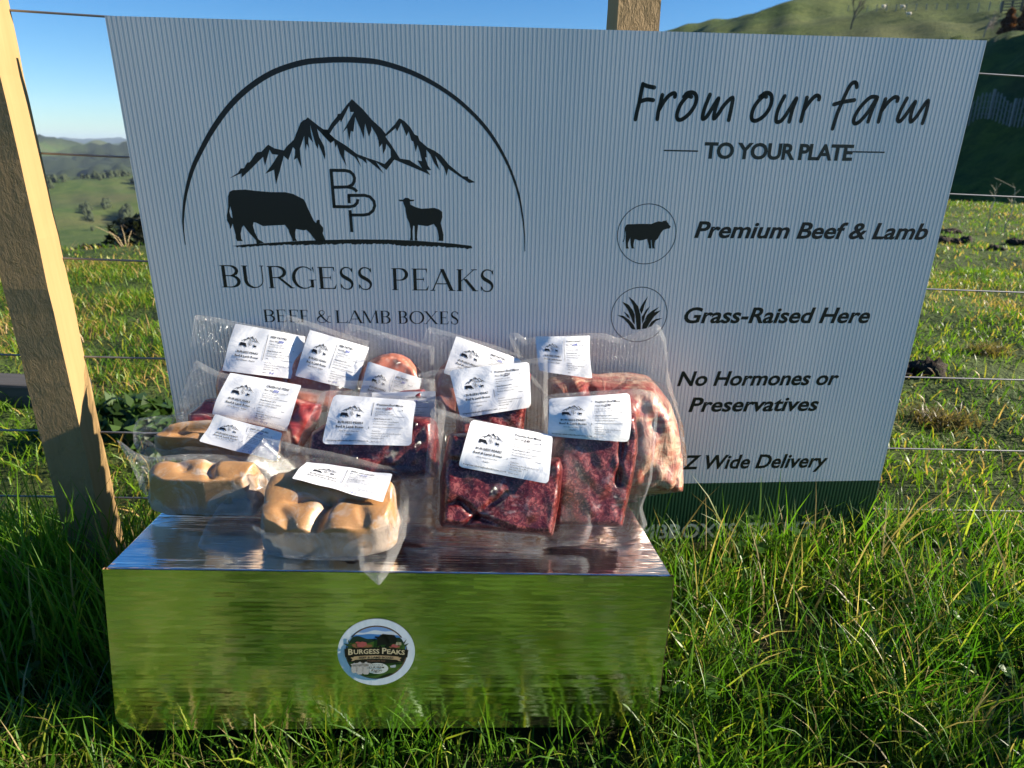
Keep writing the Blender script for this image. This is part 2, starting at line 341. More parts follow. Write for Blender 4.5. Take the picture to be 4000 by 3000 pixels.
# ------------------------------------------------------------------ measured outlines
D = {
    'mtn_left': [ [ 1314, -2008 ], [ 1449, -1927 ], [ 1489, -1870 ], [ 1537, -1865 ], [ 1590, -1787 ], [ 1624, -1785 ], [ 1715, -1673 ], [ 1743, -1649 ], [ 1801, -1642 ], [ 1904,
        -1545 ], [ 1984, -1593 ], [ 2114, -1619 ], [ 2156, -1567 ], [ 2264, -1474 ], [ 2326, -1351 ], [ 2380, -1248 ], [ 2420, -1217 ], [ 2449, -1210 ], [ 2481, -1181 ], [ 2534,
        -1222 ], [ 2627, -1295 ], [ 2683, -1333 ], [ 2739, -1334 ], [ 2763, -1391 ], [ 2817, -1441 ], [ 2810, -1481 ], [ 2766, -1514 ], [ 2682, -1424 ], [ 2595, -1327 ], [ 2615,
        -1433 ], [ 2672, -1551 ], [ 2684, -1659 ], [ 2672, -1735 ], [ 2632, -1623 ], [ 2597, -1524 ], [ 2585, -1596 ], [ 2560, -1544 ], [ 2539, -1450 ], [ 2504, -1281 ], [ 2507,
        -1387 ], [ 2524, -1509 ], [ 2470, -1435 ], [ 2460, -1498 ], [ 2464, -1582 ], [ 2435, -1527 ], [ 2417, -1625 ], [ 2410, -1555 ], [ 2409, -1424 ], [ 2335, -1596 ], [ 2332,
        -1716 ], [ 2336, -1860 ], [ 2287, -1717 ], [ 2240, -1742 ], [ 2260, -1677 ], [ 2268, -1605 ], [ 2242, -1573 ], [ 2161, -1747 ], [ 2104, -1691 ], [ 2032, -1882 ], [ 1955,
        -2080 ], [ 1949, -1880 ], [ 1822, -1936 ], [ 1923, -1819 ], [ 2029, -1679 ], [ 1947, -1672 ], [ 1916, -1614 ], [ 1864, -1743 ], [ 1830, -1828 ], [ 1817, -1708 ], [ 1625,
        -1880 ], [ 1488, -1994 ], [ 1492, -1935 ] ],
    'mtn_mid': [ [ 2669, -1340 ], [ 2743, -1334 ], [ 2804, -1245 ], [ 2884, -1160 ], [ 2892, -1130 ], [ 2931, -1124 ], [ 3017, -1019 ], [ 3100, -936 ], [ 3239, -1061 ], [ 3359,
        -1198 ], [ 3482, -1308 ], [ 3538, -1377 ], [ 3536, -1420 ], [ 3611, -1524 ], [ 3724, -1705 ], [ 3642, -1720 ], [ 3524, -1862 ], [ 3383, -1756 ], [ 3486, -1913 ], [ 3408,
        -1846 ], [ 3244, -1715 ], [ 3255, -1782 ], [ 3198, -1732 ], [ 3122, -1689 ], [ 3177, -1834 ], [ 3090, -1695 ], [ 2951, -1601 ], [ 2940, -1687 ], [ 2966, -1822 ], [ 2883,
        -1650 ], [ 2852, -1526 ], [ 2829, -1574 ], [ 2816, -1479 ], [ 2764, -1513 ], [ 2665, -1392 ] ],
    'mtn_mid_hole': [ [ 2761, -1393 ], [ 2828, -1451 ], [ 2980, -1543 ], [ 3123, -1651 ], [ 3260, -1700 ], [ 3399, -1743 ], [ 3503, -1781 ], [ 3596, -1687 ], [ 3596, -1581 ],
        [ 3541, -1510 ], [ 3528, -1573 ], [ 3489, -1645 ], [ 3481, -1507 ], [ 3439, -1560 ], [ 3433, -1469 ], [ 3408, -1394 ], [ 3344, -1282 ], [ 3341, -1338 ], [ 3302, -1419 ],
        [ 3278, -1321 ], [ 3262, -1246 ], [ 3242, -1340 ], [ 3233, -1453 ], [ 3193, -1322 ], [ 3129, -1165 ], [ 3092, -1357 ], [ 3058, -1348 ], [ 3026, -1483 ], [ 3007, -1307 ],
        [ 2937, -1378 ], [ 3020, -1250 ], [ 3116, -1100 ], [ 3065, -1101 ], [ 3056, -1023 ], [ 2978, -1158 ], [ 2928, -1238 ], [ 2920, -1206 ], [ 2830, -1300 ] ],
    'mtn_right': [ [ 3527, -1387 ], [ 3673, -1248 ], [ 3731, -1172 ], [ 3756, -1177 ], [ 3814, -1213 ], [ 3881, -1282 ], [ 3942, -1380 ], [ 3987, -1396 ], [ 4010, -1460 ], [ 4119,
        -1549 ], [ 4214, -1591 ], [ 4304, -1648 ], [ 4414, -1778 ], [ 4612, -1933 ], [ 4685, -1937 ], [ 4690, -1961 ], [ 4793, -2015 ], [ 4705, -2026 ], [ 4403, -1832 ], [ 4383,
        -1931 ], [ 4341, -1813 ], [ 4222, -1659 ], [ 4284, -1858 ], [ 4210, -1766 ], [ 4152, -1640 ], [ 4097, -1578 ], [ 4102, -1680 ], [ 4079, -1685 ], [ 4117, -1797 ], [ 4164,
        -1857 ], [ 4095, -1851 ], [ 4149, -1926 ], [ 4063, -1886 ], [ 3642, -1719 ], [ 3719, -1703 ], [ 3855, -1722 ], [ 4029, -1829 ], [ 3971, -1725 ], [ 4032, -1734 ], [ 4010,
        -1623 ], [ 3978, -1518 ], [ 3950, -1609 ], [ 3919, -1471 ], [ 3894, -1462 ], [ 3859, -1339 ], [ 3827, -1401 ], [ 3759, -1228 ], [ 3699, -1344 ], [ 3679, -1300 ], [ 3536,
        -1411 ] ],
    'cow': [ [ 1337, -2167 ], [ 1515, -2156 ], [ 1650, -2171 ], [ 1875, -2187 ], [ 2070, -2185 ], [ 2182, -2209 ], [ 2322, -2280 ], [ 2350, -2332 ], [ 2369, -2397 ], [ 2443,
        -2585 ], [ 2473, -2618 ], [ 2481, -2584 ], [ 2502, -2568 ], [ 2527, -2572 ], [ 2526, -2625 ], [ 2568, -2683 ], [ 2567, -2733 ], [ 2553, -2759 ], [ 2586, -2865 ], [ 2535,
        -2882 ], [ 2451, -2874 ], [ 2406, -2819 ], [ 2369, -2760 ], [ 2323, -2715 ], [ 2281, -2723 ], [ 2175, -2703 ], [ 2159, -2754 ], [ 2154, -2837 ], [ 2175, -2876 ], [ 2108,
        -2880 ], [ 2104, -2838 ], [ 2077, -2771 ], [ 2066, -2713 ], [ 2023, -2647 ], [ 1841, -2657 ], [ 1708, -2666 ], [ 1615, -2617 ], [ 1582, -2613 ], [ 1565, -2659 ], [ 1582,
        -2758 ], [ 1620, -2858 ], [ 1697, -2908 ], [ 1587, -2923 ], [ 1585, -2875 ], [ 1485, -2743 ], [ 1434, -2660 ], [ 1409, -2685 ], [ 1378, -2777 ], [ 1376, -2852 ], [ 1396,
        -2885 ], [ 1315, -2886 ], [ 1299, -2844 ], [ 1305, -2794 ], [ 1291, -2711 ], [ 1281, -2637 ], [ 1246, -2708 ], [ 1235, -2703 ], [ 1233, -2654 ], [ 1209, -2588 ], [ 1215,
        -2514 ], [ 1250, -2400 ], [ 1266, -2255 ], [ 1293, -2191 ] ],
    'cow_hole': [ [ 1277, -2392 ], [ 1258, -2465 ], [ 1268, -2538 ], [ 1289, -2559 ], [ 1290, -2465 ] ],
    'sheep': [ [ 3676, -2272 ], [ 3743, -2271 ], [ 3777, -2243 ], [ 3819, -2247 ], [ 3851, -2270 ], [ 3910, -2269 ], [ 3896, -2290 ], [ 3842, -2296 ], [ 3849, -2340 ], [ 3923,
        -2375 ], [ 4006, -2396 ], [ 4192, -2382 ], [ 4259, -2402 ], [ 4305, -2439 ], [ 4307, -2517 ], [ 4280, -2601 ], [ 4301, -2685 ], [ 4319, -2770 ], [ 4314, -2863 ], [ 4241,
        -2859 ], [ 4250, -2821 ], [ 4235, -2719 ], [ 4219, -2669 ], [ 4178, -2615 ], [ 4084, -2648 ], [ 3999, -2637 ], [ 3949, -2629 ], [ 3937, -2722 ], [ 3926, -2807 ], [ 3933,
        -2858 ], [ 3893, -2858 ], [ 3896, -2790 ], [ 3897, -2647 ], [ 3877, -2642 ], [ 3864, -2723 ], [ 3864, -2855 ], [ 3822, -2855 ], [ 3832, -2807 ], [ 3836, -2689 ], [ 3822,
        -2605 ], [ 3787, -2522 ], [ 3778, -2456 ], [ 3772, -2390 ], [ 3749, -2333 ], [ 3742, -2297 ], [ 3692, -2293 ] ],
    'turf': [ [ 1227, -2959 ], [ 1395, -2937 ], [ 1646, -2917 ], [ 2234, -2876 ], [ 2570, -2860 ], [ 2991, -2848 ], [ 3499, -2847 ], [ 3924, -2861 ], [ 4437, -2897 ], [ 4730,
        -2929 ], [ 4748, -2969 ], [ 4722, -2969 ], [ 4697, -2971 ], [ 4673, -2982 ], [ 4649, -2975 ], [ 4625, -2962 ], [ 4600, -2968 ], [ 4576, -2967 ], [ 4552, -2957 ], [ 4528,
        -2969 ], [ 4504, -2952 ], [ 4480, -2957 ], [ 4456, -2959 ], [ 4431, -2955 ], [ 4407, -2957 ], [ 4383, -2959 ], [ 4359, -2962 ], [ 4335, -2944 ], [ 4311, -2951 ], [ 4287,
        -2951 ], [ 4263, -2939 ], [ 4239, -2932 ], [ 4214, -2955 ], [ 4191, -2939 ], [ 4167, -2939 ], [ 4142, -2952 ], [ 4118, -2944 ], [ 4095, -2941 ], [ 4070, -2948 ], [ 4047,
        -2930 ], [ 4022, -2946 ], [ 3999, -2938 ], [ 3975, -2931 ], [ 3950, -2944 ], [ 3926, -2950 ], [ 3903, -2933 ], [ 3879, -2942 ], [ 3855, -2934 ], [ 3831, -2944 ], [ 3807,
        -2944 ], [ 3783, -2931 ], [ 3759, -2946 ], [ 3735, -2940 ], [ 3711, -2938 ], [ 3687, -2939 ], [ 3664, -2928 ], [ 3640, -2934 ], [ 3616, -2934 ], [ 3593, -2913 ], [ 3568,
        -2929 ], [ 3545, -2916 ], [ 3521, -2916 ], [ 3498, -2906 ], [ 3473, -2919 ], [ 3450, -2909 ], [ 3426, -2923 ], [ 3403, -2908 ], [ 3378, -2915 ], [ 3355, -2911 ], [ 3331,
        -2916 ], [ 3308, -2906 ], [ 3284, -2906 ], [ 3259, -2920 ], [ 3236, -2920 ], [ 3212, -2915 ], [ 3188, -2924 ], [ 3165, -2907 ], [ 3140, -2922 ], [ 3118, -2906 ], [ 3093,
        -2925 ], [ 3070, -2916 ], [ 3046, -2917 ], [ 3022, -2926 ], [ 2998, -2922 ], [ 2975, -2922 ], [ 2952, -2905 ], [ 2928, -2913 ], [ 2905, -2907 ], [ 2881, -2910 ], [ 2857,
        -2911 ], [ 2832, -2927 ], [ 2810, -2910 ], [ 2786, -2914 ], [ 2762, -2919 ], [ 2738, -2928 ], [ 2714, -2931 ], [ 2691, -2926 ], [ 2668, -2914 ], [ 2644, -2923 ], [ 2620,
        -2928 ], [ 2598, -2913 ], [ 2573, -2930 ], [ 2550, -2923 ], [ 2526, -2930 ], [ 2502, -2933 ], [ 2478, -2934 ], [ 2455, -2931 ], [ 2431, -2933 ], [ 2408, -2926 ], [ 2384,
        -2934 ], [ 2361, -2926 ], [ 2337, -2936 ], [ 2313, -2938 ], [ 2289, -2944 ], [ 2267, -2935 ], [ 2244, -2926 ], [ 2219, -2938 ], [ 2197, -2930 ], [ 2172, -2943 ], [ 2150,
        -2934 ], [ 2126, -2934 ], [ 2101, -2946 ], [ 2079, -2934 ], [ 2056, -2933 ], [ 2033, -2933 ], [ 2009, -2936 ], [ 1987, -2926 ], [ 1962, -2937 ], [ 1938, -2946 ], [ 1915,
        -2937 ], [ 1891, -2941 ], [ 1867, -2948 ], [ 1844, -2947 ], [ 1821, -2947 ], [ 1797, -2950 ], [ 1774, -2952 ], [ 1752, -2940 ], [ 1728, -2947 ], [ 1704, -2946 ], [ 1681,
        -2946 ], [ 1657, -2955 ], [ 1634, -2951 ], [ 1610, -2960 ], [ 1586, -2961 ], [ 1564, -2952 ], [ 1539, -2963 ], [ 1516, -2964 ], [ 1492, -2973 ], [ 1470, -2961 ], [ 1446,
        -2965 ], [ 1422, -2975 ], [ 1399, -2975 ], [ 1375, -2981 ], [ 1353, -2971 ], [ 1330, -2966 ], [ 1305, -2981 ], [ 1284, -2963 ], [ 1261, -2959 ], [ 1238, -2960 ] ],
    'bp': [ [ [ 2743, -1862 ], [ 2750, -2398 ] ], [ [ 2731, -1877 ], [ 2942, -1877 ], [ 3006, -1890 ], [ 3052, -1931 ], [ 3067, -1978 ], [ 3059, -2026 ], [ 3030, -2071 ], [ 2967,
        -2102 ], [ 2749, -2110 ] ], [ [ 2967, -2102 ], [ 3031, -2119 ], [ 3068, -2141 ], [ 3089, -2168 ] ], [ [ 2738, -2380 ], [ 2973, -2380 ], [ 3040, -2365 ], [ 3082, -2324 ],
        [ 3096, -2270 ] ], [ [ 2969, -2330 ], [ 2971, -2208 ] ], [ [ 2955, -2220 ], [ 3198, -2217 ], [ 3271, -2237 ], [ 3323, -2297 ], [ 3333, -2359 ], [ 3305, -2431 ], [ 3241,
        -2481 ], [ 3165, -2495 ], [ 2968, -2497 ] ], [ [ 2973, -2428 ], [ 2978, -2742 ] ] ],
    'arch': [ [ 568, -2943 ], [ 576, -2733 ], [ 598, -2556 ], [ 671, -2265 ], [ 809, -1923 ], [ 967, -1657 ], [ 1195, -1336 ], [ 1472, -1030 ], [ 1779, -787 ], [ 2102, -611 ],
        [ 2471, -496 ], [ 2750, -461 ], [ 3000, -448 ], [ 3249, -450 ], [ 3526, -475 ], [ 3914, -582 ], [ 4306, -764 ], [ 4648, -996 ], [ 4969, -1309 ], [ 5225, -1691 ], [ 5398,
        -2093 ], [ 5482, -2449 ], [ 5524, -2753 ], [ 5536, -3007 ] ],
    'archw': [ 3, 5, 8, 11, 15, 17, 19, 20, 20, 20, 20, 20, 20, 20, 19, 18, 16, 15, 14, 11, 9, 7, 5, 3 ],
    'serif1': [ [ 'B', 1010, 1290, -3575, -3241 ], [ 'U', 1314, 1658, -3580, -3245 ], [ 'R', 1692, 2068, -3585, -3250 ], [ 'G', 2055, 2400, -3590, -3255 ], [ 'E', 2431, 2694,
        -3594, -3260 ], [ 'S', 2750, 2960, -3598, -3264 ], [ 'S', 3022, 3238, -3602, -3266 ], [ 'P', 3526, 3776, -3609, -3274 ], [ 'E', 3828, 4076, -3613, -3278 ], [ 'A', 4105,
        4484, -3618, -3282 ], [ 'K', 4504, 4828, -3622, -3286 ], [ 'S', 4866, 5076, -3627, -3290 ] ],
    'serif2': [ [ 'B', 1568, 1732, -4112, -3916 ], [ 'E', 1756, 1904, -4114, -3917 ], [ 'E', 1943, 2092, -4117, -3919 ], [ 'F', 2110, 2238, -4119, -3921 ], [ '&', 2358, 2571,
        -4123, -3924 ], [ 'L', 2648, 2824, -4127, -3927 ], [ 'A', 2827, 3062, -4129, -3929 ], [ 'M', 3038, 3302, -4132, -3932 ], [ 'B', 3324, 3482, -4136, -3934 ], [ 'B', 3598,
        3744, -4139, -3937 ], [ 'O', 3774, 3995, -4142, -3939 ], [ 'X', 3995, 4215, -4145, -3942 ], [ 'E', 4234, 4372, -4148, -3944 ], [ 'S', 4408, 4529, -4150, -3946 ] ],
    'script': [ [ [ 7136, -663 ], [ 7120, -770 ], [ 7104, -907 ], [ 7082, -1026 ], [ 7069, -1125 ] ], [ [ 7137, -669 ], [ 7214, -691 ], [ 7301, -704 ] ], [ [ 7109, -891 ], [ 7208,
        -862 ], [ 7301, -868 ] ], [ [ 7424, -799 ], [ 7406, -921 ], [ 7389, -1020 ], [ 7383, -1116 ] ], [ [ 7399, -990 ], [ 7458, -881 ], [ 7525, -801 ], [ 7587, -771 ], [ 7610,
        -790 ], [ 7607, -819 ] ], [ [ 7845, -814 ], [ 7773, -796 ], [ 7737, -816 ] ], [ [ 7750, -816 ], [ 7771, -773 ], [ 7844, -756 ], [ 7902, -784 ], [ 7921, -852 ], [ 7899,
        -941 ], [ 7834, -1042 ], [ 7744, -1113 ], [ 7682, -1114 ], [ 7661, -1055 ], [ 7683, -955 ], [ 7728, -872 ], [ 7795, -796 ] ], [ [ 8108, -780 ], [ 8061, -928 ], [ 8040,
        -1028 ], [ 8045, -1102 ], [ 8100, -1067 ], [ 8163, -956 ], [ 8238, -826 ], [ 8211, -955 ], [ 8202, -1095 ], [ 8261, -1034 ], [ 8332, -913 ], [ 8439, -812 ], [ 8441,
        -941 ], [ 8425, -1111 ] ], [ [ 8929, -793 ], [ 8871, -774 ], [ 8837, -795 ] ], [ [ 8853, -794 ], [ 8890, -750 ], [ 8954, -743 ], [ 9004, -782 ], [ 9014, -880 ], [ 8981,
        -981 ], [ 8916, -1062 ], [ 8835, -1110 ], [ 8774, -1105 ], [ 8752, -1045 ], [ 8766, -945 ], [ 8818, -854 ], [ 8884, -784 ] ], [ [ 9195, -778 ], [ 9145, -898 ], [ 9119,
        -1008 ], [ 9125, -1113 ], [ 9191, -1112 ], [ 9255, -1026 ], [ 9372, -804 ], [ 9341, -944 ], [ 9319, -1116 ] ], [ [ 9525, -791 ], [ 9508, -941 ], [ 9492, -1106 ] ],
        [ [ 9507, -961 ], [ 9578, -840 ], [ 9653, -763 ], [ 9704, -778 ], [ 9707, -813 ] ], [ [ 10232, -639 ], [ 10213, -590 ], [ 10167, -581 ], [ 10117, -641 ], [ 10063, -810 ],
        [ 10011, -1002 ], [ 9983, -1200 ] ], [ [ 9941, -873 ], [ 10068, -838 ], [ 10230, -811 ] ], [ [ 10557, -765 ], [ 10467, -767 ], [ 10374, -854 ], [ 10299, -976 ], [ 10275,
        -1078 ], [ 10307, -1125 ], [ 10378, -1087 ], [ 10474, -953 ], [ 10565, -771 ], [ 10521, -942 ], [ 10496, -1095 ] ], [ [ 10690, -788 ], [ 10663, -939 ], [ 10652, -1094 ] ],
        [ [ 10670, -939 ], [ 10740, -827 ], [ 10819, -760 ], [ 10873, -771 ], [ 10871, -811 ] ], [ [ 11009, -772 ], [ 10954, -924 ], [ 10933, -1056 ], [ 10979, -1080 ], [ 11048,
        -983 ], [ 11143, -814 ], [ 11120, -951 ], [ 11136, -1085 ], [ 11205, -1021 ], [ 11266, -898 ], [ 11332, -796 ], [ 11340, -947 ], [ 11323, -1101 ] ] ],
    'rules': [ [ [ 7519, -1536 ], [ 8029, -1538 ] ], [ [ 10330, -1512 ], [ 10842, -1512 ] ] ],
    'texts': {
    'plate': [ [ 8115, -1639 ], [ 10360, -1621 ], [ 8112, -1432 ] ],
    'prem': [ [ 8114, -2790 ], [ 11804, -2768 ], [ 8125, -2557 ] ],
    'grass': [ [ 8102, -4125 ], [ 11163, -4125 ], [ 8148, -3882 ] ],
    'horm': [ [ 8111, -5207 ], [ 10854, -5197 ], [ 8157, -4965 ] ],
    'pres': [ [ 8353, -5677 ], [ 10594, -5666 ], [ 8375, -5431 ] ],
    'deliv': [ [ 8372, -6758 ], [ 10960, -6761 ], [ 8361, -6502 ] ],
    'web': [ [ 8040, -8185 ], [ 10977, -8152 ], [ 8013, -7902 ] ]
},
    'ring1': [ [ 7340, -2295 ], [ 7421, -3184 ], [ 6929, -2735 ], [ 7830, -2728 ] ],
    'ring2': [ [ 7334, -3557 ], [ 7411, -4434 ], [ 6925, -3990 ], [ 7821, -3990 ] ],
    'bull': [ [ 7051, -2607 ], [ 7070, -2593 ], [ 7236, -2585 ], [ 7438, -2584 ], [ 7489, -2561 ], [ 7541, -2544 ], [ 7596, -2550 ], [ 7615, -2536 ], [ 7648, -2534 ], [ 7660,
        -2523 ], [ 7670, -2549 ], [ 7692, -2568 ], [ 7708, -2594 ], [ 7738, -2620 ], [ 7726, -2637 ], [ 7721, -2650 ], [ 7687, -2653 ], [ 7661, -2660 ], [ 7628, -2673 ], [ 7598,
        -2713 ], [ 7576, -2759 ], [ 7559, -2799 ], [ 7518, -2836 ], [ 7513, -2879 ], [ 7513, -2919 ], [ 7529, -2952 ], [ 7486, -2952 ], [ 7475, -2906 ], [ 7460, -2826 ], [ 7449,
        -2823 ], [ 7470, -2952 ], [ 7434, -2952 ], [ 7427, -2906 ], [ 7401, -2840 ], [ 7391, -2807 ], [ 7325, -2827 ], [ 7272, -2834 ], [ 7216, -2815 ], [ 7202, -2815 ], [ 7192,
        -2855 ], [ 7189, -2894 ], [ 7196, -2934 ], [ 7211, -2954 ], [ 7164, -2954 ], [ 7149, -2908 ], [ 7139, -2868 ], [ 7130, -2789 ], [ 7105, -2868 ], [ 7106, -2921 ], [ 7125,
        -2955 ], [ 7078, -2955 ], [ 7070, -2882 ], [ 7061, -2816 ], [ 7054, -2685 ], [ 7047, -2724 ], [ 7046, -2803 ], [ 7037, -2853 ], [ 7019, -2858 ], [ 7034, -2816 ], [ 7038,
        -2750 ], [ 7031, -2646 ] ],
    'blades': [ [ [ 7177, -3700 ], [ 7269, -3770 ], [ 7347, -3862 ], [ 7394, -3997 ], [ 7412, -4127 ], [ 7418, -4236 ], [ 7354, -4240 ], [ 7335, -4127 ], [ 7308, -3983 ], [ 7261,
        -3841 ] ], [ [ 7082, -3782 ], [ 7183, -3827 ], [ 7260, -3912 ], [ 7302, -3997 ], [ 7316, -4156 ], [ 7277, -4113 ], [ 7241, -4026 ], [ 7183, -3912 ] ], [ [ 7122, -3943 ],
        [ 7196, -3990 ], [ 7235, -4062 ], [ 7186, -4033 ] ], [ [ 7021, -3998 ], [ 7121, -4012 ], [ 7217, -4076 ], [ 7295, -4156 ], [ 7337, -4236 ], [ 7294, -4236 ], [ 7265,
        -4221 ], [ 7209, -4141 ], [ 7124, -4055 ] ], [ [ 7490, -3692 ], [ 7437, -3770 ], [ 7389, -3862 ], [ 7372, -3912 ], [ 7407, -3983 ], [ 7430, -3926 ], [ 7443, -3840 ] ],
        [ [ 7537, -3850 ], [ 7478, -3911 ], [ 7436, -3997 ], [ 7415, -4026 ], [ 7435, -4141 ], [ 7458, -4084 ], [ 7472, -3997 ] ], [ [ 7685, -3864 ], [ 7578, -3926 ], [ 7500,
        -3997 ], [ 7466, -4091 ], [ 7531, -4026 ], [ 7609, -3954 ] ], [ [ 7714, -3921 ], [ 7609, -3954 ], [ 7504, -4048 ], [ 7442, -4141 ], [ 7436, -4229 ], [ 7513, -4221 ],
        [ 7554, -4127 ], [ 7615, -4026 ] ], [ [ 7755, -4048 ], [ 7647, -4062 ], [ 7574, -4113 ], [ 7527, -4214 ], [ 7588, -4185 ], [ 7651, -4098 ] ] ]
}
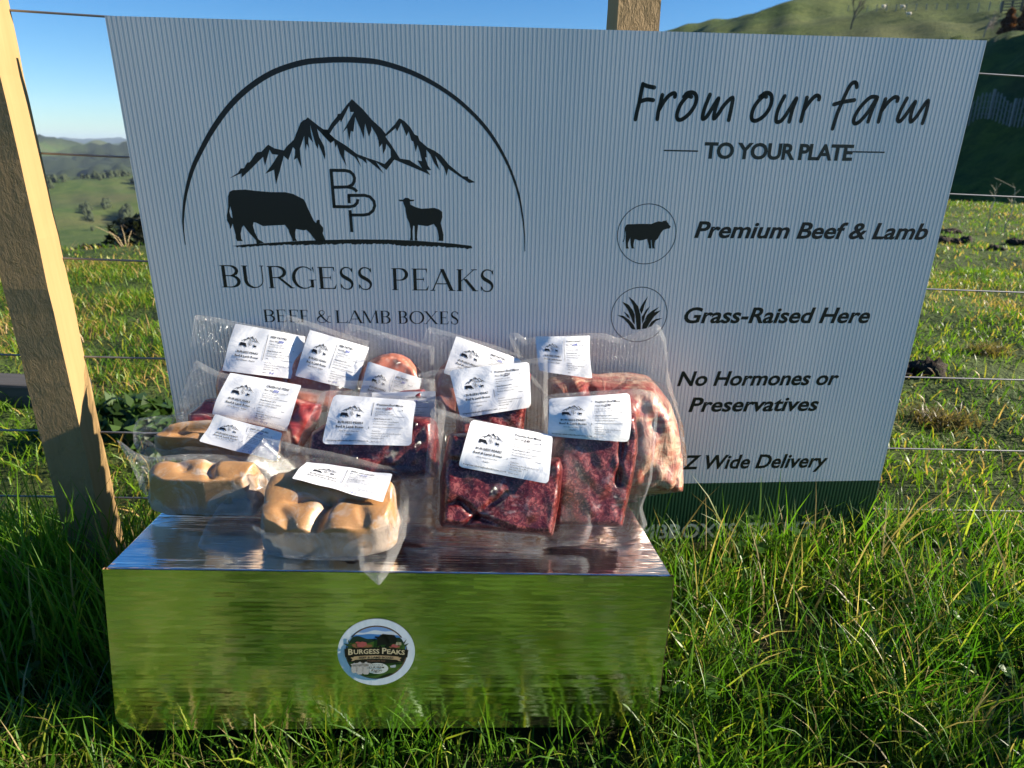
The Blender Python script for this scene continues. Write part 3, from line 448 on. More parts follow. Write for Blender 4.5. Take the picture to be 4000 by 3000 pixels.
PK = {
    'patA': {
    'bend': None,
    'fold': None,
    'bc': [ -0.0269, 0.0302 ],
    'kc': [ 0.002, -0.0002 ],
    'o': [ -0.388, 0.966, 0.3433 ],
    'lean': 20,
    'yaw': 3,
    'T': 0.024,
    'bag': [ [ -0.0888, 0.1081 ], [ -0.058, 0.1035 ], [ -0.0167, 0.0942 ], [ 0.0399, 0.0832 ], [ 0.0739, 0.0732 ], [ 0.0696, 0.0174 ], [ 0.0633, -0.0249 ], [ 0.0584, -0.1279 ],
        [ -0.0193, -0.1279 ], [ -0.1056, -0.0494 ], [ -0.1076, -0.0111 ], [ -0.0989, 0.0289 ] ],
    'block': [ [ 0.0608, -0.0008 ], [ 0.0573, -0.0186 ], [ 0.0482, -0.0346 ], [ 0.0347, -0.0472 ], [ 0.0178, -0.0552 ], [ -0.0005, -0.0577 ], [ -0.0186, -0.0546 ], [ -0.0347,
        -0.0462 ], [ -0.0471, -0.0332 ], [ -0.0546, -0.0171 ], [ -0.0566, 0.0007 ], [ -0.0529, 0.0183 ], [ -0.0439, 0.0341 ], [ -0.0304, 0.0465 ], [ -0.0138, 0.0544 ], [ 0.0044,
        0.057 ], [ 0.0224, 0.0541 ], [ 0.0384, 0.0458 ], [ 0.0509, 0.0331 ], [ 0.0586, 0.017 ] ],
    'label': [ [ -0.0264, 0.0935 ], [ 0.0775, 0.0728 ], [ 0.0684, 0.0079 ], [ -0.0394, 0.0224 ] ]
},
    'patB': {
    'bend': None,
    'fold': None,
    'bc': [ -0.0258, 0.0311 ],
    'kc': [ 0.0014, -0.0003 ],
    'o': [ -0.2905, 0.9753, 0.3519 ],
    'lean': 20,
    'yaw': 4,
    'T': 0.024,
    'bag': [ [ -0.0506, 0.098 ], [ -0.029, 0.091 ], [ -0.0082, 0.084 ], [ 0.0334, 0.069 ], [ 0.0733, 0.0559 ], [ 0.0667, 0.0065 ], [ 0.0572, -0.1432 ], [ -0.023, -0.1432 ],
        [ -0.0797, -0.1432 ], [ -0.0781, -0.0217 ], [ -0.0695, 0.0377 ], [ -0.0596, 0.0664 ] ],
    'block': [ [ 0.0526, -0.001 ], [ 0.0495, -0.0171 ], [ 0.0417, -0.0315 ], [ 0.0298, -0.0429 ], [ 0.0152, -0.05 ], [ -0.0008, -0.0523 ], [ -0.0166, -0.0494 ], [ -0.0306,
        -0.0417 ], [ -0.0414, -0.0299 ], [ -0.048, -0.0153 ], [ -0.0497, 0.0008 ], [ -0.0465, 0.0167 ], [ -0.0386, 0.0309 ], [ -0.0269, 0.0421 ], [ -0.0124, 0.0492 ], [ 0.0034,
        0.0515 ], [ 0.019, 0.0487 ], [ 0.033, 0.0412 ], [ 0.0439, 0.0296 ], [ 0.0506, 0.0151 ] ],
    'label': [ [ -0.012, 0.0729 ], [ 0.0747, 0.0456 ], [ 0.0539, -0.0188 ], [ -0.0317, 0.004 ] ]
},
    'patC': {
    'bend': None,
    'fold': None,
    'bc': [ -0.0477, 0.0457 ],
    'kc': [ 0.0008, -0.0002 ],
    'o': [ -0.1858, 0.9765, 0.3397 ],
    'lean': 20,
    'yaw': 4,
    'T': 0.026,
    'bag': [ [ -0.0649, 0.0968 ], [ -0.0478, 0.0937 ], [ -0.0287, 0.0887 ], [ 0.0114, 0.0765 ], [ 0.069, 0.0591 ], [ 0.0643, 0.0105 ], [ 0.055, -0.1366 ], [ -0.0127, -0.1366 ],
        [ -0.0891, -0.1366 ], [ -0.0902, 0.0064 ], [ -0.0789, 0.0574 ] ],
    'block': [ [ 0.0511, -0.001 ], [ 0.0482, -0.0168 ], [ 0.0406, -0.0311 ], [ 0.0291, -0.0423 ], [ 0.0148, -0.0494 ], [ -0.0009, -0.0516 ], [ -0.0164, -0.0487 ], [ -0.0302,
        -0.0411 ], [ -0.0409, -0.0294 ], [ -0.0474, -0.015 ], [ -0.0493, 0.0009 ], [ -0.0463, 0.0166 ], [ -0.0387, 0.0306 ], [ -0.0273, 0.0416 ], [ -0.0132, 0.0486 ], [ 0.0023,
        0.0509 ], [ 0.0177, 0.0481 ], [ 0.0314, 0.0407 ], [ 0.0422, 0.0293 ], [ 0.049, 0.0149 ] ],
    'label': [ [ -0.0287, 0.0371 ], [ 0.0501, 0.01 ], [ 0.0339, -0.0484 ], [ -0.0457, -0.0221 ] ]
},
    'patD': {
    'bend': None,
    'fold': None,
    'bc': [ 0.0029, 0.025 ],
    'kc': [ -0.0002, -0.0004 ],
    'o': [ -0.0672, 0.9811, 0.3373 ],
    'lean': 20,
    'yaw': 5,
    'T': 0.024,
    'bag': [ [ -0.0598, 0.0946 ], [ -0.0053, 0.0781 ], [ 0.054, 0.0599 ], [ 0.0936, 0.0406 ], [ 0.0898, 0.0035 ], [ 0.0801, -0.1412 ], [ -0.0029, -0.1412 ], [ -0.0816, -0.1412 ],
        [ -0.0852, 0.0246 ], [ -0.0719, 0.0581 ] ],
    'block': [ [ 0.0538, -0.0013 ], [ 0.0508, -0.0175 ], [ 0.0429, -0.032 ], [ 0.0307, -0.0434 ], [ 0.0155, -0.0505 ], [ -0.0013, -0.0526 ], [ -0.0178, -0.0496 ], [ -0.0326,
        -0.0417 ], [ -0.0442, -0.0297 ], [ -0.0514, -0.0149 ], [ -0.0535, 0.0013 ], [ -0.0505, 0.0173 ], [ -0.0425, 0.0316 ], [ -0.0305, 0.0428 ], [ -0.0155, 0.0498 ], [ 0.001,
        0.052 ], [ 0.0175, 0.0491 ], [ 0.0323, 0.0414 ], [ 0.044, 0.0297 ], [ 0.0514, 0.0149 ] ],
    'label': [ [ -0.0166, 0.0777 ], [ 0.0818, 0.0395 ], [ 0.0649, -0.0185 ], [ -0.0368, 0.0216 ] ]
},
    'cass': {
    'bend': None,
    'fold': None,
    'bc': [ -0.0491, -0.0019 ],
    'kc': [ -0.0053, -0.0382 ],
    'o': [ -0.3761, 0.8972, 0.326 ],
    'lean': 24,
    'yaw': 2,
    'T': 0.022,
    'bag': [ [ -0.0751, 0.0774 ], [ -0.0592, 0.068 ], [ -0.0434, 0.06 ], [ -0.0067, 0.0505 ], [ 0.0561, 0.0389 ], [ 0.1113, 0.0298 ], [ 0.1038, -0.0005 ], [ 0.088, -0.1054 ],
        [ 0.005, -0.1054 ], [ -0.1144, -0.1054 ], [ -0.1099, -0.0224 ], [ -0.0895, 0.0378 ] ],
    'block': [ [ -0.0811, -0.0005 ], [ -0.0666, 0.0112 ], [ -0.0561, 0.0215 ], [ -0.0419, 0.0227 ], [ -0.0195, 0.0421 ], [ 0.032, 0.0313 ], [ 0.0786, 0.0179 ], [ 0.1059, 0.0125 ],
        [ 0.0989, -0.0163 ], [ 0.0775, -0.0502 ], [ -0.0214, -0.0545 ], [ -0.0781, -0.0409 ] ],
    'label': [ [ -0.0197, 0.0565 ], [ 0.0793, 0.0381 ], [ 0.0632, -0.0271 ], [ -0.0415, -0.002 ] ]
},
    'steak': {
    'bend': None,
    'fold': None,
    'bc': [ -0.0063, 0.0193 ],
    'kc': [ 0.0118, 0.0062 ],
    'o': [ -0.1743, 0.8927, 0.3191 ],
    'lean': 22,
    'yaw': 2,
    'T': 0.02,
    'bag': [ [ -0.0814, 0.0564 ], [ -0.0187, 0.0553 ], [ 0.0432, 0.0574 ], [ 0.0653, 0.0581 ], [ 0.0673, -0.0023 ], [ 0.0602, -0.1079 ], [ -0.0127, -0.1079 ], [ -0.0918,
        -0.1079 ], [ -0.0889, -0.001 ], [ -0.0836, 0.0431 ] ],
    'block': [ [ -0.0664, 0.0142 ], [ -0.0223, 0.0293 ], [ 0.0173, 0.0411 ], [ 0.0503, 0.0442 ], [ 0.0589, 0.0199 ], [ 0.0537, -0.0466 ], [ -0.0127, -0.057 ], [ -0.0719,
        -0.0454 ] ],
    'label': [ [ -0.0207, 0.0383 ], [ 0.0675, 0.0394 ], [ 0.0651, -0.0174 ], [ -0.0228, -0.0184 ] ]
},
    'minL': {
    'bend': None,
    'fold': None,
    'bc': [ -0.0288, 0.0088 ],
    'kc': [ 0.0278, -0.0085 ],
    'o': [ -0.1817, 0.8264, 0.3109 ],
    'lean': 27,
    'yaw': -3,
    'T': 0.03,
    'bag': [ [ -0.0772, 0.0681 ], [ -0.07, 0.0714 ], [ -0.0283, 0.0699 ], [ 0.0144, 0.066 ], [ 0.0672, 0.0656 ], [ 0.0986, 0.0674 ], [ 0.0962, 0.0481 ], [ 0.0918, 0.0292 ],
        [ 0.0885, -0.0163 ], [ 0.0857, -0.0942 ], [ -0.0001, -0.0942 ], [ -0.1054, -0.0942 ], [ -0.1066, -0.0341 ], [ -0.1063, -0.0051 ], [ -0.0945, 0.0244 ] ],
    'block': [ [ -0.0835, 0.0138 ], [ -0.0652, 0.0266 ], [ -0.0026, 0.0404 ], [ 0.0722, 0.0382 ], [ 0.0817, 0.0324 ], [ 0.0864, -0.0001 ], [ 0.085, -0.0409 ], [ 0.0092, -0.0513 ],
        [ -0.0789, -0.0498 ], [ -0.0861, -0.013 ] ],
    'label': [ [ -0.0565, 0.0644 ], [ 0.0557, 0.0576 ], [ 0.0553, -0.0019 ], [ -0.0602, -0.0028 ] ]
},
    'minB': {
    'bend': None,
    'fold': None,
    'bc': [ -0.0541, 0.0365 ],
    'kc': [ 0.0041, 0.0002 ],
    'o': [ -0.0179, 0.8711, 0.337 ],
    'lean': 22,
    'yaw': 6,
    'T': 0.03,
    'bag': [ [ -0.1107, 0.0591 ], [ -0.0924, 0.0632 ], [ -0.0032, 0.071 ], [ 0.0705, 0.0781 ], [ 0.0699, 0.0484 ], [ 0.0683, 0.0098 ], [ 0.0672, -0.1329 ], [ -0.02, -0.1329 ],
        [ -0.0932, -0.0482 ], [ -0.0951, 0.0151 ], [ -0.1045, 0.0357 ] ],
    'block': [ [ -0.0565, 0.0439 ], [ -0.0045, 0.055 ], [ 0.0465, 0.0561 ], [ 0.042, 0.0207 ], [ 0.0364, 0.0005 ], [ 0.0335, -0.0198 ], [ 0.0367, -0.0533 ], [ -0.0174, -0.0563 ],
        [ -0.0616, -0.0469 ], [ -0.0591, -0.0013 ] ],
    'label': [ [ -0.0669, 0.0615 ], [ 0.0416, 0.07 ], [ 0.0407, 0.0079 ], [ -0.054, -0.0034 ] ]
},
    'minR': {
    'bend': None,
    'fold': [ -0.0895, -0.2462, 0.9692 ],
    'bc': [ -0.0206, 0.0082 ],
    'kc': [ -0.0162, -0.0043 ],
    'o': [ 0.1204, 0.7893, 0.2969 ],
    'lean': 20,
    'yaw': 6,
    'T': 0.034,
    'bag': [ [ -0.0776, 0.0921 ], [ -0.066, 0.0971 ], [ -0.0082, 0.0989 ], [ 0.0479, 0.1005 ], [ 0.0747, 0.092 ], [ 0.0728, 0.0729 ], [ 0.0661, 0.018 ], [ 0.0612, -0.0177 ],
        [ 0.0469, -0.0532 ], [ 0.0536, -0.0767 ], [ 0.0329, -0.0986 ], [ 0.0007, -0.1113 ], [ -0.0327, -0.1014 ], [ -0.0809, -0.0908 ], [ -0.0786, 0.0119 ] ],
    'block': [ [ -0.0522, 0.0727 ], [ 0.0001, 0.0757 ], [ 0.0396, 0.0708 ], [ 0.0413, 0.0411 ], [ 0.0404, 0.0172 ], [ 0.0348, -0.0114 ], [ 0.0237, -0.0521 ], [ 0.0168, -0.0766 ],
        [ -0.0177, -0.0731 ], [ -0.073, -0.0692 ], [ -0.0742, 0.0123 ] ],
    'label': [ [ -0.0727, 0.0917 ], [ 0.0312, 0.0952 ], [ 0.0221, 0.0348 ], [ -0.0776, 0.0455 ] ]
},
    'minF': {
    'bend': None,
    'fold': [ -0.0743, -0.3604, 0.9328 ],
    'bc': [ -0.0078, -0.0078 ],
    'kc': [ -0.01, -0.0233 ],
    'o': [ -0.0109, 0.7502, 0.2906 ],
    'lean': 27,
    'yaw': 4,
    'T': 0.032,
    'bag': [ [ -0.0859, 0.0995 ], [ -0.0704, 0.0953 ], [ -0.0376, 0.0845 ], [ -0.0047, 0.0763 ], [ 0.0244, 0.0708 ], [ 0.0537, 0.0668 ], [ 0.0734, 0.0668 ], [ 0.1261, 0.0725 ],
        [ 0.1195, 0.0345 ], [ 0.1137, -0.0098 ], [ 0.1114, -0.048 ], [ 0.1041, -0.0688 ], [ 0.0958, -0.0761 ], [ 0.0491, -0.0781 ], [ -0.0085, -0.0828 ], [ -0.0653, -0.0736 ],
        [ -0.0936, -0.068 ], [ -0.1238, -0.0633 ], [ -0.1101, -0.0317 ], [ -0.0964, 0.0056 ], [ -0.0921, 0.0512 ] ],
    'block': [ [ -0.0656, 0.0669 ], [ -0.0418, 0.0667 ], [ -0.0057, 0.0526 ], [ 0.0517, 0.0321 ], [ 0.0712, 0.0345 ], [ 0.0752, 0.02 ], [ 0.0702, -0.0181 ], [ 0.0596, -0.0636 ],
        [ 0.0422, -0.0615 ], [ -0.0268, -0.0532 ], [ -0.0762, -0.0469 ], [ -0.079, -0.0402 ], [ -0.0761, 0.0126 ] ],
    'label': [ [ -0.0372, 0.0813 ], [ 0.0626, 0.0603 ], [ 0.0522, 0.0013 ], [ -0.0541, 0.0245 ] ]
},
    'roast': {
    'bend': None,
    'fold': None,
    'bc': [ -0.0817, 0.0008 ],
    'kc': [ -0.0488, -0.0106 ],
    'o': [ 0.1702, 1.013, 0.274 ],
    'lean': 8,
    'yaw': 5,
    'T': 0.085,
    'bag': [ [ -0.1764, 0.1412 ], [ -0.1624, 0.1427 ], [ -0.1485, 0.132 ], [ -0.1344, 0.1356 ], [ -0.1186, 0.1314 ], [ -0.0833, 0.1374 ], [ -0.0514, 0.1399 ], [ -0.0228, 0.1385 ],
        [ -0.0011, 0.1301 ], [ 0.0185, 0.1369 ], [ 0.0398, 0.1454 ], [ 0.0594, 0.153 ], [ 0.073, 0.1287 ], [ 0.076, 0.0981 ], [ 0.0741, 0.0544 ], [ 0.0862, 0.0282 ], [ 0.0969,
        -0.0039 ], [ 0.1042, -0.0516 ], [ 0.1061, -0.0961 ], [ 0.1036, -0.1176 ], [ 0.0668, -0.121 ], [ -0.0088, -0.1264 ], [ -0.0839, -0.1157 ], [ -0.1144, -0.0539 ], [ -0.1273,
        0.0484 ], [ -0.1486, 0.0814 ], [ -0.1679, 0.1156 ] ],
    'block': [ [ -0.1162, 0.0697 ], [ -0.1026, 0.073 ], [ -0.0923, 0.0764 ], [ -0.0805, 0.0825 ], [ -0.0577, 0.0765 ], [ -0.0175, 0.0747 ], [ 0.021, 0.0756 ], [ 0.0443, 0.0714 ],
        [ 0.0603, 0.0542 ], [ 0.0769, 0.033 ], [ 0.0895, 0.0018 ], [ 0.0988, -0.0481 ], [ 0.1035, -0.0934 ], [ 0.1024, -0.1154 ], [ 0.0647, -0.1189 ], [ -0.009, -0.1186 ],
        [ -0.0659, -0.1038 ], [ -0.1015, -0.0415 ], [ -0.115, 0.0363 ] ],
    'label': [ [ -0.1357, 0.1382 ], [ -0.0506, 0.1371 ], [ -0.0597, 0.0833 ], [ -0.1331, 0.0901 ] ]
},
    'sauB': {
    'bend': None,
    'fold': None,
    'bc': [ -0.054, 0.0003 ],
    'kc': [ 0.0055, -0.0127 ],
    'o': [ -0.4224, 0.865, 0.2945 ],
    'lean': 52,
    'yaw': 4,
    'T': 0.045,
    'bag': [ [ -0.1073, 0.0347 ], [ -0.1041, 0.041 ], [ -0.0795, 0.0443 ], [ -0.0553, 0.0444 ], [ -0.0179, 0.0396 ], [ 0.0064, 0.0333 ], [ 0.0705, 0.0203 ], [ 0.1219, 0.0091 ],
        [ 0.121, -0.0145 ], [ 0.1105, -0.0317 ], [ 0.0546, -0.0403 ], [ -0.0049, -0.0359 ], [ -0.0413, -0.0274 ], [ -0.0684, -0.0255 ], [ -0.0892, -0.0169 ], [ -0.1011, -0.0003 ],
        [ -0.1078, 0.0206 ] ],
    'block': [ [ -0.0697, -0.0034 ], [ -0.0619, 0.0041 ], [ -0.0436, 0.0148 ], [ -0.0284, 0.0195 ], [ 0.0119, 0.0213 ], [ 0.0516, 0.0147 ], [ 0.1, 0.0022 ], [ 0.1067, -0.0227 ],
        [ 0.0986, -0.0335 ], [ 0.0415, -0.0319 ], [ -0.0238, -0.0246 ], [ -0.0534, -0.0215 ], [ -0.0679, -0.0134 ] ],
    'label': [ [ 0.0237, 0.0129 ], [ 0.1125, -0.0124 ], [ 0.1069, -0.049 ], [ 0.0046, -0.0208 ] ]
},
    'sauL': {
    'bend': [ 0.0006, 45 ],
    'fold': [ -0.0789, -0.928, 0.3726 ],
    'bc': [ -0.0706, 0.0095 ],
    'kc': [ 0.027, -0.0337 ],
    'o': [ -0.4116, 0.799, 0.2668 ],
    'lean': 74,
    'yaw': 4,
    'T': 0.055,
    'bag': [ [ -0.1099, 0.0601 ], [ -0.1018, 0.0558 ], [ -0.0852, 0.0427 ], [ -0.0657, 0.0352 ], [ -0.0139, 0.0386 ], [ 0.0226, 0.0365 ], [ 0.0824, 0.0268 ], [ 0.0961, -0.0016 ],
        [ 0.0958, -0.0319 ], [ 0.0914, -0.0681 ], [ 0.0316, -0.0641 ], [ -0.0215, -0.0574 ], [ -0.0468, -0.0429 ], [ -0.0576, -0.0257 ], [ -0.0731, -0.0078 ], [ -0.0925,
        0.0336 ] ],
    'block': [ [ -0.0454, -0.0088 ], [ -0.0298, -0.0033 ], [ 0.0007, -0.0014 ], [ 0.036, -0.0031 ], [ 0.092, -0.0119 ], [ 0.1005, -0.0214 ], [ 0.094, -0.0375 ], [ 0.0849,
        -0.0621 ], [ 0.0309, -0.0619 ], [ -0.0212, -0.0569 ], [ -0.0428, -0.047 ], [ -0.0501, -0.0359 ], [ -0.0506, -0.0232 ] ],
    'label': None
},
    'sauF': {
    'bend': [ 0.0436, 40 ],
    'fold': [ -0.0598, -0.8666, 0.499 ],
    'bc': [ 0.0587, -0.0416 ],
    'kc': [ -0.0128, -0.0007 ],
    'o': [ -0.2271, 0.7354, 0.2641 ],
    'lean': 66,
    'yaw': 3,
    'T': 0.052,
    'bag': [ [ -0.0877, 0.1013 ], [ -0.0607, 0.0957 ], [ -0.0337, 0.0874 ], [ 0.0016, 0.0812 ], [ 0.037, 0.0716 ], [ 0.0654, 0.0628 ], [ 0.089, 0.0623 ], [ 0.1215, 0.0705 ],
        [ 0.1204, 0.0293 ], [ 0.1099, -0.0179 ], [ 0.0965, -0.0547 ], [ 0.0867, -0.1192 ], [ 0.0807, -0.1408 ], [ 0.0538, -0.1013 ], [ 0.0514, -0.0864 ], [ 0.0011, -0.0839 ],
        [ -0.0315, -0.0779 ], [ -0.0672, -0.0628 ], [ -0.1419, -0.0574 ], [ -0.1402, -0.0231 ], [ -0.1341, 0.0029 ], [ -0.1124, 0.0672 ] ],
    'block': [ [ -0.0726, 0.0223 ], [ -0.0677, 0.032 ], [ -0.0464, 0.0403 ], [ -0.0062, 0.0416 ], [ 0.0442, 0.0293 ], [ 0.0806, 0.0208 ], [ 0.0947, 0.0053 ], [ 0.0948, -0.0272 ],
        [ 0.0904, -0.0532 ], [ 0.0716, -0.0663 ], [ 0.0507, -0.073 ], [ 0.0082, -0.0722 ], [ -0.0344, -0.0687 ], [ -0.0635, -0.0548 ], [ -0.0717, -0.0308 ], [ -0.0732, -0.0021 ] ],
    'label': [ [ -0.024, 0.0412 ], [ 0.0844, 0.0106 ], [ 0.0773, -0.0326 ], [ -0.0314, 0.0023 ] ]
}
}
# ------------------------------------------------------------------ flat print helpers
def tess(polys):
    """triangulate outlines (first one outer, others holes) -> V (n,2), F"""
    flat = [Vector((p[0], p[1], 0)) for pl in polys for p in pl]
    tri = tessellate_polygon([[Vector((p[0], p[1], 0)) for p in pl] for pl in polys])
    return np.array([(v.x, v.y) for v in flat]), [tuple(t) for t in tri]
def merge(parts):
    V = []; F = []; n = 0
    for v, f in parts:
        v = np.asarray(v, float).reshape(-1, 2); V.append(v); F += [tuple(i + n for i in t) for t in f]; n += len(v)
    return np.vstack(V), F
def ribbon(pts, w, closed=False):
    p = np.asarray(pts, float); n = len(p); w = np.broadcast_to(np.asarray(w, float), (n,))
    if closed: d = np.roll(p, -1, 0) - np.roll(p, 1, 0)
    else: d = np.gradient(p, axis=0)
    d = d / (np.linalg.norm(d, axis=1, keepdims=True) + 1e-12); nn = np.stack([-d[:, 1], d[:, 0]], -1)
    V = np.concatenate([p + nn * w[:, None] / 2, p - nn * w[:, None] / 2]); F = []
    for i in range(n if closed else n - 1):
        j = (i + 1) % n; F.append((i, i + n, j + n, j))
    return V, F
def pen(pts, w):
    """round-ended stroke through points; corners kept"""
    pts = [np.array(p, float) for p in pts]; parts = []
    for a, b in zip(pts[:-1], pts[1:]):
        parts.append(ribbon([a, b], w))
    for p in pts:
        a = np.linspace(0, 2 * np.pi, 12, endpoint=False)
        parts.append((np.stack([p[0] + w / 2 * np.cos(a), p[1] + w / 2 * np.sin(a)], -1), [tuple(range(12))]))
    return merge(parts)
def smooth_line(p, k=5):
    p = np.asarray(p, float); P = np.vstack([2 * p[0] - p[1], p, 2 * p[-1] - p[-2]]); out = []
    for i in range(1, len(P) - 2):
        for t in np.linspace(0, 1, k, endpoint=False):
            a, b, c, d = P[i - 1], P[i], P[i + 1], P[i + 2]
            out.append(.5 * ((2 * b) + (-a + c) * t + (2 * a - 5 * b + 4 * c - d) * t * t + (-a + 3 * b - 3 * c + d) * t ** 3))
    out.append(p[-1]); return np.array(out)
_tc = {}
def text2d(s, bold=0.0, shear=0.0, res=2, gap=1.0):
    key = (s, bold, shear, res, gap)
    if key in _tc: return _tc[key]
    c = bpy.data.curves.new('lettering', 'FONT'); c.body = s; c.size = 1; c.offset = bold; c.shear = shear; c.resolution_u = res; c.space_character = gap
    o = bpy.data.objects.new('lettering', c); COL.objects.link(o); bpy.context.view_layer.update()
    me = bpy.data.meshes.new_from_object(o.evaluated_get(bpy.context.evaluated_depsgraph_get()))
    V = np.array([(v.co.x, v.co.y) for v in me.vertices]).reshape(-1, 2); F = [tuple(p.vertices) for p in me.polygons]
    bpy.data.objects.remove(o); bpy.data.curves.remove(c); bpy.data.meshes.remove(me)
    _tc[key] = (V, F); return V, F
CAPH = np.ptp(text2d('H')[0][:, 1]); 
def text_fit(s, x0, x1, base, cap, bold=0., shear=0., gap=1.0, res=2):
    V, F = text2d(s, bold, shear, res, gap); mn, mx = V[:, 0].min(), V[:, 0].max()
    return np.stack([x0 + (V[:, 0] - mn) / (mx - mn) * (x1 - x0), base + V[:, 1] / CAPH * cap], -1), F
def text_at(s, x0, base, cap, bold=0., shear=0., gap=1.0, res=1, maxw=None):
    V, F = text2d(s, bold, shear, res, gap); k = cap / CAPH; wd = np.ptp(V[:, 0]) * k
    kx = k if not maxw or wd < maxw else k * maxw / wd
    return np.stack([x0 + (V[:, 0] - V[:, 0].min()) * kx, base + V[:, 1] * k], -1), F
# ---- engraved-style serif capitals drawn from strokes; unit cap height, width w
TH, TN, SF = .15, .045, .034
def rect(x0, y0, x1, y1): return np.array([(x0, y0), (x1, y0), (x1, y1), (x0, y1)]), [(0, 1, 2, 3)]
def serif(x0, x1, y): return [rect(x0 - .06, y, x1 + .06, y + SF)]
def stem(x, t=TH, y0=0., y1=1.): return [rect(x, y0, x + t, y1)] + serif(x, x + t, y0) + serif(x, x + t, y1 - SF)
def bowl(x0, x1, y0, y1, n=18):
    cy_, ry = (y0 + y1) / 2, (y1 - y0) / 2; xc = x0 + (x1 - x0) * .35; rx = x1 - xc - TH / 2
    a = np.linspace(np.pi / 2, -np.pi / 2, n); p = [(x0, y1)] + [(xc + rx * math.cos(t), cy_ + ry * math.sin(t)) for t in a] + [(x0, y0)]
    ws = [TN] + [TN + (TH - TN) * max(0, math.cos(t)) ** 1.3 for t in a] + [TN]
    return [ribbon(p, ws)]
def diag(x0, y0, x1, y1, t): return [(np.array([(x0 - t / 2, y0), (x0 + t / 2, y0), (x1 + t / 2, y1), (x1 - t / 2, y1)]), [(0, 1, 2, 3)])]
def tri(*p): return [(np.array(p), [(0, 1, 2)])]
def glyph(c, w):
    if c == 'B': return stem(.07) + bowl(.16, w - .05, .53, .98) + bowl(.16, w, .02, .53)
    if c == 'P': return stem(.07) + bowl(.16, w, .46, .98)
    if c == 'R': return stem(.07) + bowl(.16, w * .74, .48, .98) + diag(w * .42, .50, w - .09, .0, .15) + [rect(w - .17, 0, w + .02, SF)]
    if c == 'U':
        x0, x1 = .16, w - .12; a = np.linspace(np.pi, 2 * np.pi, 18); rx = (x1 - x0) / 2
        p = [(x0, 1), (x0, .4)] + [(x0 + rx + rx * math.cos(t), .36 + .345 * math.sin(t)) for t in a] + [(x1, .4), (x1, 1)]
        ws = [TH, TH] + [TN + (TH - TN) * max(0, -math.cos(t)) ** .8 for t in a] + [TN, TN]
        return [ribbon(p, ws)] + serif(x0 - TH / 2, x0 + TH / 2, 1 - SF) + serif(x1 - TN / 2, x1 + TN / 2, 1 - SF)
    if c in 'EFL':
        r = stem(.07)
        if c in 'EL': r += [rect(.1, 0, w - .04, TN)] + tri((w - .10, TN), (w - .04, 0), (w + .03, .26)) 
        if c in 'EF': r += [rect(.1, 1 - TN, w - .06, 1)] + tri((w - .11, 1 - TN), (w - .05, 1), (w - .04, .76)) + [rect(.1, .49, w * .72, .49 + TN)] + tri((w * .68, .51), (w * .74, .38), (w * .74, .64))
        return r
    if c == 'S':
        P = np.array([(.90, .80), (.80, .93), (.62, .985), (.40, .985), (.20, .90), (.13, .76), (.22, .62), (.45, .52), (.70, .42), (.86, .29), (.84, .13), (.66, .02), (.42, .01), (.22, .06), (.08, .22)])
        P[:, 0] *= w; L = smooth_line(P, 4); t = np.linspace(0, 1, len(L)); ws = TN + (TH * 1.1 - TN) * np.exp(-((t - .5) / .2) ** 2)
        return [ribbon(L, ws)] + tri((w * .86, .94), (w * .93, 1.0), (w * .94, .72)) + tri((w * .06, .0), (w * .12, .10), (w * .03, .30))
    if c in 'GO':
        rx, ry = w / 2 - .055, .485; a = np.linspace(np.radians(42 if c == 'G' else 0), np.radians(318 if c == 'G' else 360), 44)
        p = [(w / 2 + rx * math.cos(t), .5 + ry * math.sin(t)) for t in a]
        ws = [TN + (TH - TN) * (max(0, -math.cos(t)) ** 1.2 if c == 'G' else abs(math.cos(t)) ** 1.4) for t in a]
        r = [ribbon(p, ws)]
        if c == 'G': r += [rect(w - .24, .05, w - .11, .40), rect(w - .32, .38, w + .01, .41)] + tri((w - .14, .94), (w - .08, 1.0), (w - .06, .70)) + tri((w - .24, .03), (w - .11, .2), (w - .24, .2))
        return r
    if c == 'A':
        return diag(.10, 0, w / 2 - .02, 1.0, TN + .01) + diag(w - .16, 0, w / 2 - .03, 1.0, TH + .02) + [rect(w * .25, .30, w * .70, .30 + TN)] + [rect(0, 0, .22, SF), rect(w - .30, 0, w, SF)]
    if c == 'K': return stem(.07) + diag(.20, .45, w - .17, 1, TN + .01) + diag(w * .40, .56, w - .13, 0, TH + .02) + [rect(w - .30, 1 - SF, w - .04, 1), rect(w - .26, 0, w + .01, SF)]
    if c == 'M': return diag(.12, 0, .18, 1, TN + .01) + diag(.20, 1, w / 2, .02, TH) + diag(w - .20, 1, w / 2, .02, TN) + diag(w - .13, 0, w - .20, 1, TH) + [rect(.02, 0, .24, SF), rect(w - .26, 0, w, SF), rect(.05, 1 - SF, .2, 1), rect(w - .25, 1 - SF, w - .06, 1)]
    if c == 'X': return diag(.14, 1, w - .14, 0, TH + .02) + diag(w - .14, 1, .12, 0, TN + .01) + [rect(.0, 1 - SF, .28, 1), rect(w - .26, 1 - SF, w - .02, 1), rect(0, 0, .24, SF), rect(w - .28, 0, w, SF)]
    if c == '&':
        P = np.array([(1.0, .52), (.86, .50), (.78, .30), (.62, .08), (.38, .0), (.14, .08), (.06, .27), (.18, .46), (.45, .62), (.58, .80), (.46, .97), (.28, .93), (.22, .76), (.36, .52), (.60, .22), (.80, .05), (1.0, .02)])
        P[:, 0] *= w; L = smooth_line(P, 4); t = np.linspace(0, 1, len(L))
        return [ribbon(L, TN + .075 * np.exp(-((t - .42) / .06) ** 2) + .085 * np.exp(-((t - .82) / .10) ** 2))]
    return []
